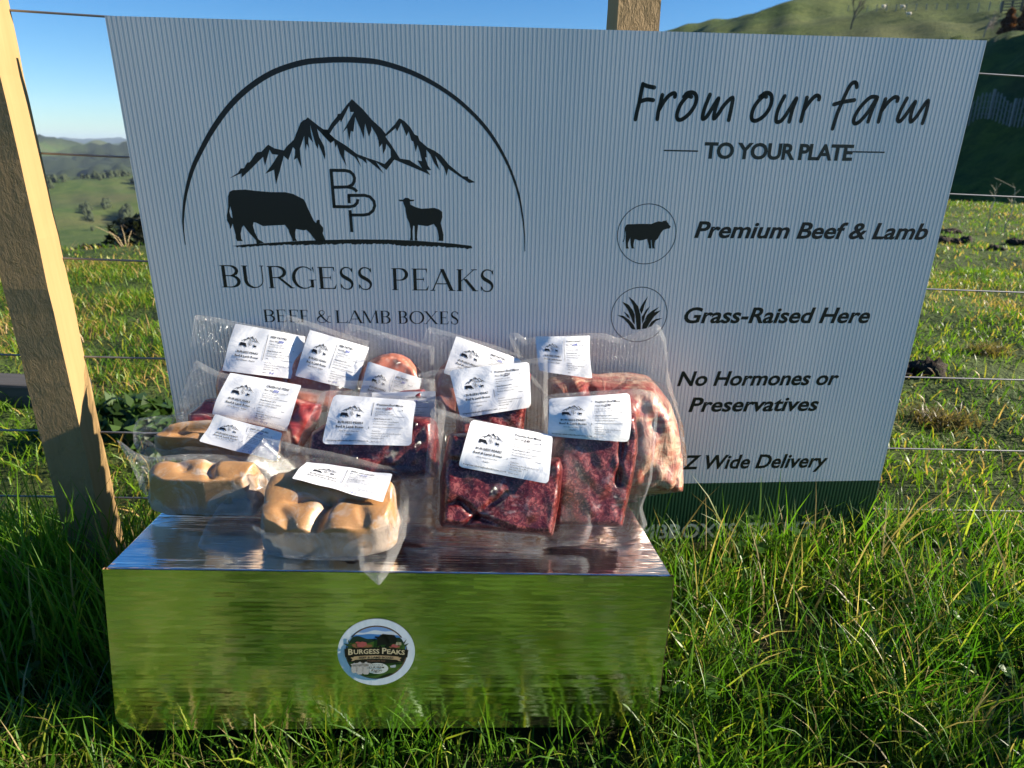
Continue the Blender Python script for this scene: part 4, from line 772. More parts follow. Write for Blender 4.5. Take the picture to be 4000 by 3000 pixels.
def serif_line(lst):
    parts = []
    for c, x0, x1, b, t in lst:
        hgt = t - b; v, f = merge(glyph(c, (x1 - x0) / hgt)); parts.append((v * hgt + np.array([x0, b]), f))
    return merge(parts)
def scaled(p): return np.asarray(p, float)
def emblem_parts(turf=True):
    pr = [tess([D['mtn_left']]), tess([D['mtn_mid'], D['mtn_mid_hole']]), tess([D['mtn_right']]), tess([D['cow'], D['cow_hole']]), tess([D['sheep']])]
    if turf: pr.append(tess([D['turf']]))
    for p in D['bp']: pr.append(ribbon(p, 44))
    return merge(pr)

# ------------------------------------------------------------------ sign
def mat_board():
    t = NT('corrugated_plastic'); P = t.obc(); sx = t.n('SeparateXYZ', Vector=P)
    ph = t.math('FRACT', t.math('MULTIPLY', sx.outputs[0], 1 / .0061))
    d = t.math('ABSOLUTE', t.math('SUBTRACT', ph, .5))            # .5 on a web, 0 mid flute
    line = t.ramp(d, [(.36, 0), (.46, 1)])
    col = t.mix(line.outputs[0], (.665, .67, .67), (.80, .80, .80))
    sc = t.noise(t.mapv(P, (60, 60, 22)), 1, 5, .7); col = t.mix(t.math('MULTIPLY', t.ramp(sc.outputs[0], [(.70, 0), (.76, 1)]).outputs[0], .35), col, (.86, .87, .88))
    hgt = t.math('ADD', t.math('MULTIPLY', t.math('COSINE', t.math('MULTIPLY', d, 6.283)), .5), t.math('MULTIPLY', line.outputs[0], .35))
    wav = t.noise(t.mapv(P, (2.2, 2.2, 1.1)), 1, 2)
    b = t.bump(hgt, .11, .0006); b2 = t.bump(wav, .35, .012, b)
    return t.done(t.pbr(col, .36, Normal=b2, **{'Specular__IOR__Level': .45}))
def mat_print(name, c, r=.42): return plain(name, c, r)
M['board'] = mat_board(); M['ink'] = mat_print('black_print', (.006, .006, .008), .38); M['green_ink'] = mat_print('dark_green_print', (.008, .016, .013), .4)
def mat_band():
    t = NT('green_print'); P = t.obc(); sx = t.n('SeparateXYZ', Vector=P)
    d = t.math('ABSOLUTE', t.math('SUBTRACT', t.math('FRACT', t.math('MULTIPLY', sx.outputs[0], 1 / .0061)), .5))
    hgt = t.math('MULTIPLY', t.math('COSINE', t.math('MULTIPLY', d, 6.283)), .5)
    return t.done(t.pbr((.010, .050, .026), .36, Normal=t.bump(hgt, .5, .0009)))
M['band'] = mat_band(); M['pale_ink'] = mat_print('pale_print', (.72, .78, .74), .4)
SM = Matrix(((.99784, -.06445, .01300), (.06482, .99742, -.03083), (-.01098, .03160, .99944))).to_4x4(); SM.translation = (-.5302, .9866, .8438)
sign = tag(empty('farm_sign', SM), 'large white corrugated plastic farm sign with black mountain emblem leaning on the wire fence', 'sign')
SW, SH = 1.2, .855
mb = MB(); mb.box((0, 0, -SH), (SW, .005, 0)); board = mb.build('board', M['board'], sign)
# open flute ends along the top edge
def flat(name, VF, mat, parent, y=-.00003, k=1e-4):
    V, F = VF; return obj(name, [(a * k, y, b * k) for a, b in V], F, mat, parent)
flat('green_band', rect(2, -8549, 11998, -7045), M['band'], sign, -.00002)
flat('mountain_emblem', emblem_parts(), M['ink'], sign)
flat('arch_line', ribbon(smooth_line(D['arch'], 5), np.interp(np.linspace(0, 1, 5 * (len(D['arch']) - 1) + 1), np.linspace(0, 1, len(D['archw'])), D['archw']) * 3.55), M['ink'], sign)
for part in (D['serif1'][:7], D['serif1'][7:]): flat('brand_lettering', serif_line(part), M['ink'], sign)
flat('trade_lettering', serif_line(D['serif2']), M['ink'], sign)
for i0, i1 in ((0, 8), (8, 12), (12, 99)): flat('script_slogan', merge([pen(smooth_line(p, 3), 56) for p in D['script'][i0:i1]]), M['green_ink'], sign)
def tx(key, s, bold, shear=0., gap=1.0):
    a, b, c = D['texts'][key]; return text_fit(s, a[0], b[0], (a[1] + b[1]) / 2, c[1] - a[1], bold, shear, gap, 4)
flat('plate_slogan', merge([tx('plate', 'TO YOUR PLATE', .034, 0, .92)] + [ribbon(p, 20) for p in D['rules']]), M['green_ink'], sign)
flat('beef_line', tx('prem', 'Premium Beef & Lamb', .026, .2), M['ink'], sign)
flat('grass_line', tx('grass', 'Grass-Raised Here', .026, .2), M['ink'], sign)
flat('hormone_line', tx('horm', 'No Hormones or', .026, .2), M['ink'], sign); flat('preservative_line', tx('pres', 'Preservatives', .026, .2), M['ink'], sign)
a, b, c = D['texts']['deliv']; D['texts']['deliv'][0][0] = 8110
flat('delivery_line', tx('deliv', 'NZ Wide Delivery', .026, .2), M['ink'], sign)
a, b, c = D['texts']['web']; wb = text2d('BBOXES.CO.NZ', .02)[0]; ww = text2d('BURGESSPEAKSBEEFANDLAMBBOXES.CO.NZ', .02)[0]
x0 = b[0] - (b[0] - a[0]) * np.ptp(ww[:, 0]) / np.ptp(wb[:, 0])
flat('web_lettering', text_fit('BURGESSPEAKSBEEFANDLAMBBOXES.CO.NZ', x0, b[0], (a[1] + b[1]) / 2, c[1] - a[1], .02, 0, 1, 3), M['pale_ink'], sign, -.00005)
def ring(r4, w):
    t, bt, l, r_ = [np.array(p, float) for p in r4]; c = np.array([(l[0] + r_[0]) / 2, (t[1] + bt[1]) / 2]); R_ = (np.hypot(*(r_ - l)) + np.hypot(*(t - bt))) / 4
    a = np.linspace(0, 2 * np.pi, 72, endpoint=False); return ribbon(np.stack([c[0] + R_ * np.cos(a), c[1] + R_ * np.sin(a)], -1), w, True)
flat('bull_badge', merge([ring(D['ring1'], 11), tess([D['bull']])]), M['ink'], sign)
flat('grass_badge', merge([ring(D['ring2'], 11)] + [tess([p]) for p in D['blades']]), M['ink'], sign)

# ------------------------------------------------------------------ foil carton
def mat_foil(name, plane):
    t = NT(name); P = t.obc(); s = t.n('SeparateXYZ', Vector=P)
    u = s.outputs[0]; v = s.outputs[2] if plane == 'front' else s.outputs[1]
    row = t.math('FLOOR', t.math('MULTIPLY', v, 1 / .0058))
    wob = t.n('TexWhiteNoise', _noise_dimensions='1D', W=row)
    cx_ = t.math('FLOOR', t.math('ADD', t.math('MULTIPLY', u, 1 / .021), t.math('MULTIPLY', wob.outputs['Value'], 7.3)))
    cell = t.n('CombineXYZ', X=cx_, Y=row, Z=3.0); wn = t.n('TexWhiteNoise', Vector=cell)
    rn = t.n('TexWhiteNoise', Vector=t.n('CombineXYZ', X=row, Y=7.0))
    a1 = t.n('VectorMath', _operation='SUBTRACT', i0=wn.outputs['Color'], i1=(.5, .5, .5))
    a2 = t.n('VectorMath', _operation='SUBTRACT', i0=rn.outputs['Color'], i1=(.5, .5, .5))
    a1 = t.n('VectorMath', _operation='MULTIPLY', i0=a1, i1=(.05, .02, .085)); a2 = t.n('VectorMath', _operation='MULTIPLY', i0=a2, i1=(.01, .03, .075))
    fine = t.noise(t.mapv(P, (900, 900, 900)), 1, 3, .6); wave = t.noise(t.mapv(P, (14, 14, 60) if plane == 'front' else (14, 60, 14)), 1, 3)
    b = t.bump(fine, .10, .0006); b = t.bump(wave, .22 if plane == 'front' else .45, .003, b)
    b = t.bump(t.math('SINE', t.math('MULTIPLY', v, 6.283 / .0058)), .07, .0004, b)
    nn = t.n('VectorMath', _operation='NORMALIZE', i0=t.n('VectorMath', _operation='ADD', i0=t.n('VectorMath', _operation='ADD', i0=b, i1=a1), i1=a2))
    return t.done(t.pbr((.90, .91, .90), .07 if plane == 'front' else .08, Metallic=1.0, Normal=nn))
M['foil_front'] = mat_foil('foil_front', 'front'); M['foil_top'] = mat_foil('foil_top', 'top')
def mat_kraft():
    t = NT('kraft_board'); P = t.obc(); n = t.noise(t.mapv(P, (40, 400, 400)), 1, 4)
    return t.done(t.pbr(t.mix(n.outputs[0], (.16, .085, .04), (.34, .20, .10)), .8))
M['kraft'] = mat_kraft()
BM = Matrix(((.995372, -.079935, .053343), (.073944, .991599, .106132), (-.061378, -.101697, .992920))).to_4x4(); BM.translation = (-.44, .6245, .2559)
box = tag(empty('foil_carton', BM @ Matrix.Translation((.315, .17, -.2))), 'long silver foil carton with a round sticker, standing in grass under the meat packs', 'box')
BO = Matrix.Translation((-.315, -.17, .2))
def bobj(name, V, F, mat, sm=False): return obj(name, [BO @ Vector(v) for v in V], F, mat, box, sm)
BW = .632
mb = MB(); mb.box((.006, .0015, -.199), (BW - .008, .34, -.0035)); bobj('body', mb.V, mb.F, M['foil_front'])
mb = MB(); mb.box((.002, -.0005, -.0035), (BW - .003, .343, 0)); bevel(bobj('lid', mb.V, mb.F, M['foil_top']), .0012, 3)
# front flap with rounded lower corners, a real corrugated sheet 4 mm thick
def flap_outline(w, h, r, n=8):
    p = [(0, 0), (0, -h + r)] + [(r - r * math.cos(a), -h + r - r * math.sin(a)) for a in np.linspace(0, math.pi / 2, n)][1:]
    q = [(w - x, y) for x, y in p[::-1]]; return p + q
ol = flap_outline(BW, .203, .021); n = len(ol)
V = [(x, -.0040, z) for x, z in ol] + [(x, .0006, z) for x, z in ol]
F = [tuple(range(n))]
bobj('front_flap', V[:n], F, M['foil_front'])
F2 = [(i, (i + 1) % n, (i + 1) % n + n, i + n) for i in range(n - 1)]
bobj('flap_edge', V, F2 + [tuple(range(2 * n - 1, n - 1, -1))], M['kraft'])
mb = MB(); 
for i in range(3): mb.box((BW + .0002, -.0032 + i * .0016, -.18), (BW + .0010, -.0024 + i * .0016, -.006))
bobj('torn_edge', mb.V, mb.F, plain('kraft_dark', (.07, .035, .018), .9))
# sticker
st = obj('sticker', *(lambda a: ([(math.cos(t) * .0438, -.0002, math.sin(t) * .0434) for t in a], [tuple(range(len(a)))]))(np.linspace(0, 2 * np.pi, 72, endpoint=False)), NT('sticker_paper').m, box)
def mat_sticker():
    t = NT('sticker_paper'); P = t.obc(); n = t.noise(t.mapv(P, (160, 1, 40)), 1, 4)
    return t.done(t.pbr(t.mix(n.outputs[0], (.62, .67, .70), (.80, .82, .83)), .35, Normal=t.bump(n, .3, .0006)))
st.data.materials[0] = mat_sticker(); st.location = BO @ Vector((.2923, -.0044, -.1002))
def disc(r, y0=-2., y1=2., n=40):
    y0, y1 = max(y0, -r), min(y1, r); t0, t1 = math.asin(y0 / r), math.asin(y1 / r)
    a = np.linspace(t0, t1, n); p = [(r * math.cos(t), r * math.sin(t)) for t in a] + [(-r * math.cos(t), r * math.sin(t)) for t in a[::-1]]
    return p
_layer = [0]
def spr(name, polys, col, lv, raw=None):
    parts = [tess([p]) for p in polys] + (raw or []); V, F = merge(parts)
    return obj(name, [(a * .0438, -.0002 - lv * .00013, b * .0434) for a, b in V], F, plain('print_' + name, col, .38), st)
def hill(y, amp, seed, r=.765, lo=-.2):
    xs = np.linspace(-r, r, 40); yy = y + amp * np.sin(xs * 5 + seed) + amp * .5 * np.sin(xs * 13 + seed * 2); out = []
    for x, v in zip(xs, yy):
        m = math.sqrt(max(r * r - x * x, 0)); out.append((x, min(max(v, -m), m)))
    return out + [(x, -math.sqrt(max(r * r - x * x, 0)) if lo < -.7 else max(lo, -math.sqrt(max(r * r - x * x, 0)))) for x in xs[::-1]]
spr('border', [disc(.80)], (.012, .010, .010), 1); spr('bronze_rim', [], (.22, .13, .07), 2, [ribbon([(math.cos(a) * .775, math.sin(a) * .775) for a in np.linspace(0, 2 * np.pi, 64, endpoint=False)], .018, True)])
spr('painted_sky', [disc(.762)], (.20, .33, .58), 2)
spr('painted_cloud', [hill(.62, .035, 1.2, lo=.45)], (.62, .66, .70), 3); spr('painted_sea', [hill(.54, .012, 2.0, lo=.2)], (.06, .20, .46), 4)
spr('painted_ridge', [hill(.42, .05, 4.0, lo=.1)], (.012, .030, .018), 5); spr('painted_pasture', [hill(.33, .045, 0.6, lo=-.9)], (.055, .11, .018), 6)
spr('painted_meadow', [hill(-.42, .05, 2.2, lo=-.9)], (.20, .24, .03), 7); spr('painted_hedge', [hill(-.66, .05, 5.0, lo=-.9), hill(-.30, .02, 3.0, lo=-.42)], (.012, .022, .010), 8)
cattle = [(.53, .30), (.50, .22), (.35, .20), (.33, .38), (.27, .50), (.20, .55), (.10, .53), (.04, .47), (-.03, .50), (-.05, .48), (.02, .42), (.02, .30), (.01, .17), (.06, .16), (.09, .24), (.16, .15), (.21, .16), (.25, .25), (.45, .24), (.50, .15), (.53, .2)]
spr('painted_cattle', [cattle, [(.10, .53), (.16, .57), (.24, .56), (.45, .54), (.52, .45), (.53, .28), (.30, .28)]], (.006, .006, .007), 9)
spr('painted_board', [[(-.68, .21), (-.60, .27), (-.12, .25), (-.10, .19), (-.30, .14), (-.50, .14)], [(.32, .22), (.62, .22), (.60, .15), (.35, .15)]], (.24, .11, .045), 9)
spr('painted_steak', [[(-.50, .24), (-.46, .31), (-.36, .34), (-.26, .32), (-.24, .24), (-.36, .17), (-.48, .18)], [(-.55, .30), (-.50, .34), (-.42, .33), (-.46, .27)], [(.37, .20), (.42, .27), (.52, .26), (.58, .20), (.50, .16)]], (.42, .09, .08), 10)
spr('painted_ribs', [[(.50 + i * .04, .24), (.52 + i * .04, .24), (.53 + i * .035, .33), (.515 + i * .035, .33)] for i in range(4)], (.66, .52, .36), 11)
ban = [(-.82, .12), (-.4, .165), (0, .175), (.4, .155), (.83, .10), (.81, -.13), (.4, -.09), (0, -.07), (-.4, -.09), (-.80, -.13)]
spr('name_banner', [ban], (.012, .008, .007), 12)
def arced(VF, k=.06): V, F = VF; V = V.copy(); V[:, 1] -= k * V[:, 0] ** 2; return V, F
tb = lambda s, x0, x1, b, c, bo=.02: arced(text_fit(s, x0, x1, b, c, bo, 0, 1, 2))
spr('name_lettering', [], (.66, .52, .30), 13, [tb('B', -.72, -.60, -.02, .17), tb('URGESS', -.58, .08, -.01, .13), tb('P', .15, .27, -.01, .17), tb('EAKS', .28, .74, -.01, .13)])
spr('dark_panel', [[(-.76, -.12), (.76, -.12), (.72, -.26), (.3, -.31), (-.3, -.31), (-.72, -.26)]], (.014, .010, .009), 11)
spr('ribbon', [[(-.58, -.10), (-.3, -.075), (0, -.065), (.3, -.075), (.58, -.10), (.56, -.20), (.3, -.175), (0, -.165), (-.3, -.175), (-.56, -.20)], [(-.66, -.13), (-.56, -.12), (-.56, -.22), (-.64, -.235), (-.61, -.18)], [(.66, -.13), (.56, -.12), (.56, -.22), (.64, -.235), (.61, -.18)]], (.50, .33, .17), 13)
spr('ribbon_lettering', [], (.02, .012, .01), 14, [tb('BEEF & LAMB BOXES', -.44, .45, -.15, .06, .015)])
spr('grade_lettering', [], (.16, .08, .05), 14, [tb('PREMIUM NZ', -.23, .24, -.25, .05, .01)])
spr('farm_plaque', [[(.03 + .29 * math.cos(a), -.46 + .165 * math.sin(a)) for a in np.linspace(0, 2 * np.pi, 28, endpoint=False)]], (.66, .66, .58), 12)
spr('farm_lettering', [], (.015, .012, .012), 15, [text_fit('DIRECT FROM', -.15, .18, -.365, .035, .005), text_fit('OUR FARM', -.18, .21, -.45, .055, .015), text_fit('Raglan', -.13, .16, -.545, .075, .004, .35), text_fit('WAIKATO', -.08, .12, -.59, .022, .004)])
def lamb(x, k): return [[(x + a * k, -.42 + b * k) for a, b in p] for p in ([(-.09, -.16), (-.10, .0), (-.06, .10), (.06, .10), (.10, .0), (.09, -.16), (.05, -.22), (-.05, -.22)], [(-.05, .02), (-.13, .12), (-.05, .13), (0, .17), (.05, .13), (.13, .12), (.05, .02)])]
spr('painted_sheep', lamb(-.56, .8) + lamb(-.42, 1.) + lamb(-.26, 1.), (.52, .46, .40), 13)
spr('painted_shed', [[(.36, -.38), (.50, -.34), (.52, -.38), (.50, -.43), (.38, -.43)]], (.45, .47, .46), 13)
spr('painted_fern', [[(-.80, .10), (-.70, .20), (-.74, .43), (-.66, .25), (-.60, .2)], [(.80, .10), (.70, .22), (.78, .42), (.66, .27)], [(.74, .18), (.84, .30), (.70, .24)], [(-.74, .2), (-.84, .28), (-.7, .25)]], (.03, .06, .02), 10)
# ------------------------------------------------------------------ meat packs
def mat_film(haze=.03, name='vacuum_film'):
    t = NT(name); P = t.obc(); at = t.n('Attribute', _attribute_name='col'); seam = t.n('SeparateColor', Color=at.outputs['Color']).outputs[0]
    n1 = t.noise(t.mapv(P, (30, 55, 30)), 1, 4, .6, 1.2); n2 = t.noise(t.mapv(P, (190, 110, 150)), 1, 4, .65, .8)
    vo = t.n('TexVoronoi', _feature='DISTANCE_TO_EDGE', Vector=t.mapv(t.n('VectorMath', _operation='ADD', i0=P, i1=t.n('VectorMath', _operation='SCALE', i0=n1.outputs['Color'])), (1, 1, 1)), Scale=34.0)
    cr = t.ramp(vo.outputs['Distance'], [(0, 1), (.07, 0)])
    k = t.n('TexChecker', Vector=t.mapv(P, (1, 1, 1), (0, 0, R(45))), Scale=900.0)
    b = t.bump(n1, 1.0, .012); b = t.bump(n2, .9, .0042, b); b = t.bump(cr.outputs[0], 1.0, .0034, b)
    b = t.bump(t.math('MULTIPLY', k.outputs['Fac'], seam), .5, .0006, b)
    lw = t.n('LayerWeight', Blend=.5)
    fr = t.math('ADD', t.math('MULTIPLY', t.math('POWER', lw.outputs['Facing'], 5.0), .5), .05, clamp=True)
    fr = t.math('MULTIPLY', fr, t.math('SUBTRACT', 1.0, t.math('MULTIPLY', t.n('SeparateColor', Color=at.outputs['Color']).outputs[2], .80)))
    hz = t.math('ADD', t.math('MULTIPLY', seam, .16), t.math('MULTIPLY', t.ramp(n1.outputs[0], [(.45, 0), (.75, 1)]).outputs[0], haze), clamp=True)
    hz = t.math('MULTIPLY', t.math('ADD', hz, .004), t.math('SUBTRACT', 1.0, t.math('MULTIPLY', t.n('SeparateColor', Color=at.outputs['Color']).outputs[2], .85)))
    ns = t.noise(t.mapv(P, (40, 70, 40)), 1, 6, .7, 2.0); st_ = t.math('MULTIPLY', t.n('SeparateColor', Color=at.outputs['Color']).outputs[1], t.ramp(ns.outputs[0], [(.42, 0), (.58, 1)]).outputs[0])
    tr = t.n('BsdfTransparent', Color=t.mix(st_, (.985, .985, .985), (.68, .34, .15))); df = t.n('BsdfDiffuse', Color=(.85, .86, .86)); tl = t.n('BsdfTranslucent', Color=(.85, .86, .86))
    dd = t.n('MixShader', i0=.5, i1=df, i2=tl)
    base = t.n('MixShader', i0=hz, i1=tr, i2=dd)
    gl = t.n('BsdfGlossy', Color=(.95, .95, .95), Roughness=.095, Normal=b)
    return t.done(t.n('MixShader', i0=fr, i1=base, i2=gl))
M['film'] = mat_film()
def coat(t, b, w=.8, r=.12):
    t.set(b.inputs['Coat Weight'], w); t.set(b.inputs['Coat Roughness'], r); return b
def mat_mince():
    t = NT('beef_mince'); P = t.obc()
    v = t.n('TexVoronoi', Vector=t.mapv(P, (1, 1, 1)), Scale=165.0, Randomness=1.0); n = t.noise(P, 240, 4, .6, 1.5); n2 = t.noise(P, 45, 4, .6)
    red = t.mix(n2.outputs[0], (.030, .001, .003), (.19, .007, .011))
    big = t.noise(P, 28, 3, .5); fl = t.math('MULTIPLY', t.math('MULTIPLY', t.ramp(big.outputs[0], [(.35, .25), (.65, 1)]).outputs[0], t.ramp(t.n('SeparateColor', Color=v.outputs['Color']).outputs[0], [(.60, 0), (.72, 1)]).outputs[0]), t.ramp(v.outputs['Distance'], [(.30, 1), (.62, 0)]).outputs[0])
    c = t.mix(t.math('MULTIPLY', fl, .55), red, (.42, .10, .09))
    wm = t.noise(P, 150, 2, .5, 2.2); c = t.mix(t.math('MULTIPLY', t.ramp(wm.outputs[0], [(.54, 0), (.60, 1)]).outputs[0], .5), c, (.42, .12, .10)); c = t.mix(t.math('MULTIPLY', t.ramp(wm.outputs[0], [(.36, 1), (.44, 0)]).outputs[0], .7), c, (.016, .001, .002))
    fr = t.ramp(t.noise(t.mapv(P, (18, 26, 18)), 1, 6, .7, .6).outputs[0], [(.60, 0), (.72, 1)])
    c = t.mix(t.math('MULTIPLY', fr.outputs[0], t.math('MULTIPLY', n.outputs[0], .75)), c, (.62, .50, .50))
    b = t.bump(v.outputs['Distance'], .35, .0012); b = t.bump(n, .35, .0008, b)
    s = t.pbr(c, .38, Normal=b, **{'Subsurface__Weight': .12, 'Subsurface__Radius': (.006, .0015, .001), 'Subsurface__Scale': 1.0})
    return t.done(coat(t, s, .45, .16))
def mat_sausage():
    t = NT('frozen_sausage'); P = t.obc(); n = t.noise(P, 60, 5, .6); n2 = t.noise(t.mapv(P, (24, 30, 24)), 1, 6, .68, .8); n3 = t.noise(P, 420, 3, .6)
    c = t.mix(n.outputs[0], (.34, .155, .055), (.50, .285, .125)); c = t.mix(t.ramp(n3.outputs[0], [(.62, 0), (.7, .6)]).outputs[0], c, (.52, .34, .20))
    at = t.n('Attribute', _attribute_name='col'); ed = t.n('SeparateColor', Color=at.outputs['Color']).outputs[1]
    fr = t.ramp(t.math('ADD', n2.outputs[0], t.math('MULTIPLY', ed, .12)), [(.54, 0), (.64, 1)])
    c = t.mix(t.math('MULTIPLY', fr.outputs[0], .6), c, (.46, .42, .38))
    b = t.bump(n2, .5, .003); b = t.bump(n3, .3, .0005, b)
    s = t.pbr(c, .45, Normal=b, **{'Subsurface__Weight': .15, 'Subsurface__Radius': (.008, .004, .002), 'Subsurface__Scale': 1.0})
    return t.done(coat(t, s, .3, .25))
def mat_patty():
    t = NT('beef_patty'); P = t.obc(); v = t.n('TexVoronoi', Vector=P, Scale=120.0); n = t.noise(P, 40, 5, .65, 1.0)
    c = t.mix(n.outputs[0], (.44, .10, .06), (.66, .27, .17)); c = t.mix(t.ramp(v.outputs['Distance'], [(.15, .55), (.4, 0)]).outputs[0], c, (.72, .42, .32))
    s = t.pbr(c, .4, Normal=t.bump(n, .5, .002), **{'Subsurface__Weight': .12, 'Subsurface__Radius': (.006, .002, .001), 'Subsurface__Scale': 1.0})
    return t.done(coat(t, s, .7, .15))
def mat_steak():
    t = NT('casserole_steak'); P = t.obc(); n = t.noise(t.mapv(P, (22, 40, 22)), 1, 6, .66, 1.2); n2 = t.noise(P, 260, 3)
    c = t.ramp(n.outputs[0], [(.30, (.10, .010, .012)), (.52, (.30, .030, .030)), (.62, (.48, .12, .10)), (.70, (.66, .45, .36))])
    s = t.pbr(c.outputs[0], .38, Normal=t.bump(n, .7, .004), **{'Subsurface__Weight': .1, 'Subsurface__Radius': (.006, .002, .001), 'Subsurface__Scale': 1.0})
    return t.done(coat(t, s, .8, .15))
def mat_roast():
    t = NT('topside_roast'); P = t.obc(); n = t.noise(t.mapv(P, (9, 20, 14), (0, 0, R(25))), 1, 7, .68, 1.6); n2 = t.noise(t.mapv(P, (70, 26, 40), (0, 0, R(-30))), 1, 5, .65, 1.0)
    c = t.ramp(n.outputs[0], [(.26, (.16, .016, .018)), (.40, (.38, .07, .06)), (.48, (.46, .17, .12)), (.56, (.66, .43, .30)), (.68, (.50, .16, .12)), (.8, (.72, .56, .44))])
    c2 = t.mix(t.math('MULTIPLY', t.ramp(n2.outputs[0], [(.56, 0), (.66, 1)]).outputs[0], .6), c.outputs[0], (.70, .52, .40))
    b = t.bump(n2, .6, .005); b = t.bump(t.noise(P, 220, 3), .3, .001, b)
    s = t.pbr(c2, .36, Normal=b, **{'Subsurface__Weight': .12, 'Subsurface__Radius': (.008, .003, .002), 'Subsurface__Scale': 1.0})
    return t.done(coat(t, s, .9, .12))
def mat_label(name, gloss):
    t = NT(name); P = t.obc(); n = t.noise(t.mapv(P, (26, 34, 26)), 1, 4, .55, .8); n2 = t.noise(t.mapv(P, (110, 90, 90)), 1, 3)
    b = t.bump(n, .45 if gloss else .35, .004); b = t.bump(n2, .12, .0004, b)
    s = t.pbr((.80, .80, .82), .5, Normal=b)
    return t.done(coat(t, s, .75 if gloss else .25, .10 if gloss else .25))
M.update(mince=mat_mince(), sausage=mat_sausage(), patty=mat_patty(), steak=mat_steak(), roast=mat_roast(), label=mat_label('glossy_label', True), paper=mat_label('paper_label', False),
         label_ink=plain('label_ink', (.012, .012, .014), .35), blue_ink=plain('blue_pen', (.03, .06, .42), .4), red_ink=plain('red_pen', (.32, .02, .03), .4), dark_ink=plain('black_pen', (.03, .012, .015), .4),
         blood=plain('meat_juice', (.42, .05, .02), .15))
def poly_dist(p, poly):
    """distance to polygon outline and inside test; p (n,2)"""
    a = poly; b = np.roll(poly, -1, 0); d = b - a
    ap = p[:, None] - a[None]; t = np.clip((ap * d).sum(-1) / ((d * d).sum(-1) + 1e-15), 0, 1)
    dist = np.sqrt((((ap - t[..., None] * d) ** 2).sum(-1)).min(1))
    c = ((a[None, :, 1] > p[:, None, 1]) != (b[None, :, 1] > p[:, None, 1])) & (p[:, None, 0] < (b[None, :, 0] - a[None, :, 0]) * (p[:, None, 1] - a[None, :, 1]) / (b[None, :, 1] - a[None, :, 1] + 1e-15) + a[None, :, 0])
    return dist, (c.sum(1) % 2) == 1
def resample(poly, n, sm=0):
    p = np.vstack([poly, poly[:1]]); L = np.concatenate([[0], np.cumsum(np.hypot(*np.diff(p, axis=0).T))]); t = np.linspace(0, L[-1], n, endpoint=False)
    q = np.stack([np.interp(t, L, p[:, k]) for k in (0, 1)], -1)
    for _ in range(sm): q = .25 * np.roll(q, 1, 0) + .5 * q + .25 * np.roll(q, -1, 0)
    return q
def disk_grid(outline, c, ss):
    n = len(outline); P = np.concatenate([[c]] + [c + s * (outline - c) for s in ss]); F = [(0, 1 + i, 1 + (i + 1) % n) for i in range(n)]
    for k in range(len(ss) - 1):
        a = 1 + k * n; b = a + n
        F += [(a + i, b + i, b + (i + 1) % n, a + (i + 1) % n) for i in range(n)]
    return P, F
def nz(p, f, seed):
    g = np.random.default_rng(seed); z = 0
    for i in range(6):
        a = g.uniform(0, 6.28); k = f * g.uniform(.6, 1.7); z = z + np.sin((p[:, 0] * math.cos(a) + p[:, 1] * math.sin(a)) * k + g.uniform(0, 6.28))
    return z / 6
EMB = emblem_parts(False)
_e = EMB[0]; EMB_C = (_e.min(0) + _e.max(0)) / 2; EMB_W = np.ptp(_e[:, 0]); 
def label_print(kind, title, weight, batch, pen_):
    """label artwork in mm on a 105 x 62 card, origin top left, y down -> list of (name, VF, material)"""
    e = (_e - EMB_C) / EMB_W * 29.0 + np.array([30., -20.5]); left = [(e, EMB[1])]
    L = lambda s, x, y, cap, b=0., mw=None, sh=0.: text_at(s, x, -y, cap, b, sh, 1, 1, mw)
    Lc = lambda s, cx, y, wd, cap, b=0., sh=0.: text_fit(s, cx - wd / 2, cx + wd / 2, -y, cap, b, sh, 1, 1)
    left += [Lc('BURGESS PEAKS', 30, 36, 31, 2.7, .022), Lc('Beef & Lamb Boxes', 30, 41.5, 34, 2.9, .02)]
    if kind == 'mince': left += [Lc('Farm Raised Grass Fed', 30, 46, 24, 1.6, 0, .3), Lc('Raglan', 30, 50.5, 8, 1.7, 0, .3), Lc('burgesspeaksbeefandlambboxes.co.nz', 30, 58, 50, 1.9, .012)]
    else: left += [Lc('Grass Raised - Raglan', 30, 46, 27, 2.0)]
    x = 58.0
    right = [rect(53.2, -42, 53.7, -7), L(title, x, 10.5, 2.7, .02), L('Net Wt:', x, 15.8, 2.6), L('g', 90, 15.6, 2.2), rect(69, -16.5, 89, -16.1),
             L('Packed: 22 / 06 / 2026', x, 19.6, 1.5), L('Best before: 22 / 12 / 2026', x, 22.6, 1.5), rect(x, -24.6, 94, -24.2),
             L('Keep frozen at -18\u00b0C', x, 29, 1.7, .02), L('Do not refreeze once thawed', x, 32.4, 1.7), L('Product of New Zealand', x, 35.8, 1.7), rect(x, -39.2, 94, -38.8),
             L('Packed for:', x, 45, 1.5), L('Burgess Peaks Beef & Lamb Boxes Ltd', x, 48, 1.5, 0, 36), L('622 Kawhia Road, RD 2', x, 51, 1.5), L('Makomako 3895', x, 54, 1.5), L('Batch: ' + (batch if kind == 'mince' else ''), x, 58.5, 1.5)]
    out = [('print', merge(left + right), M['label_ink']), ('weight_note', L(weight, 70, 15.8, 3.4, .018, None, .3), M[pen_])]
    if kind != 'mince' and batch: out.append(('batch_note', L(batch, 66, 59.2, 3.2, .012, None, .3), M['blue_ink']))
    return out
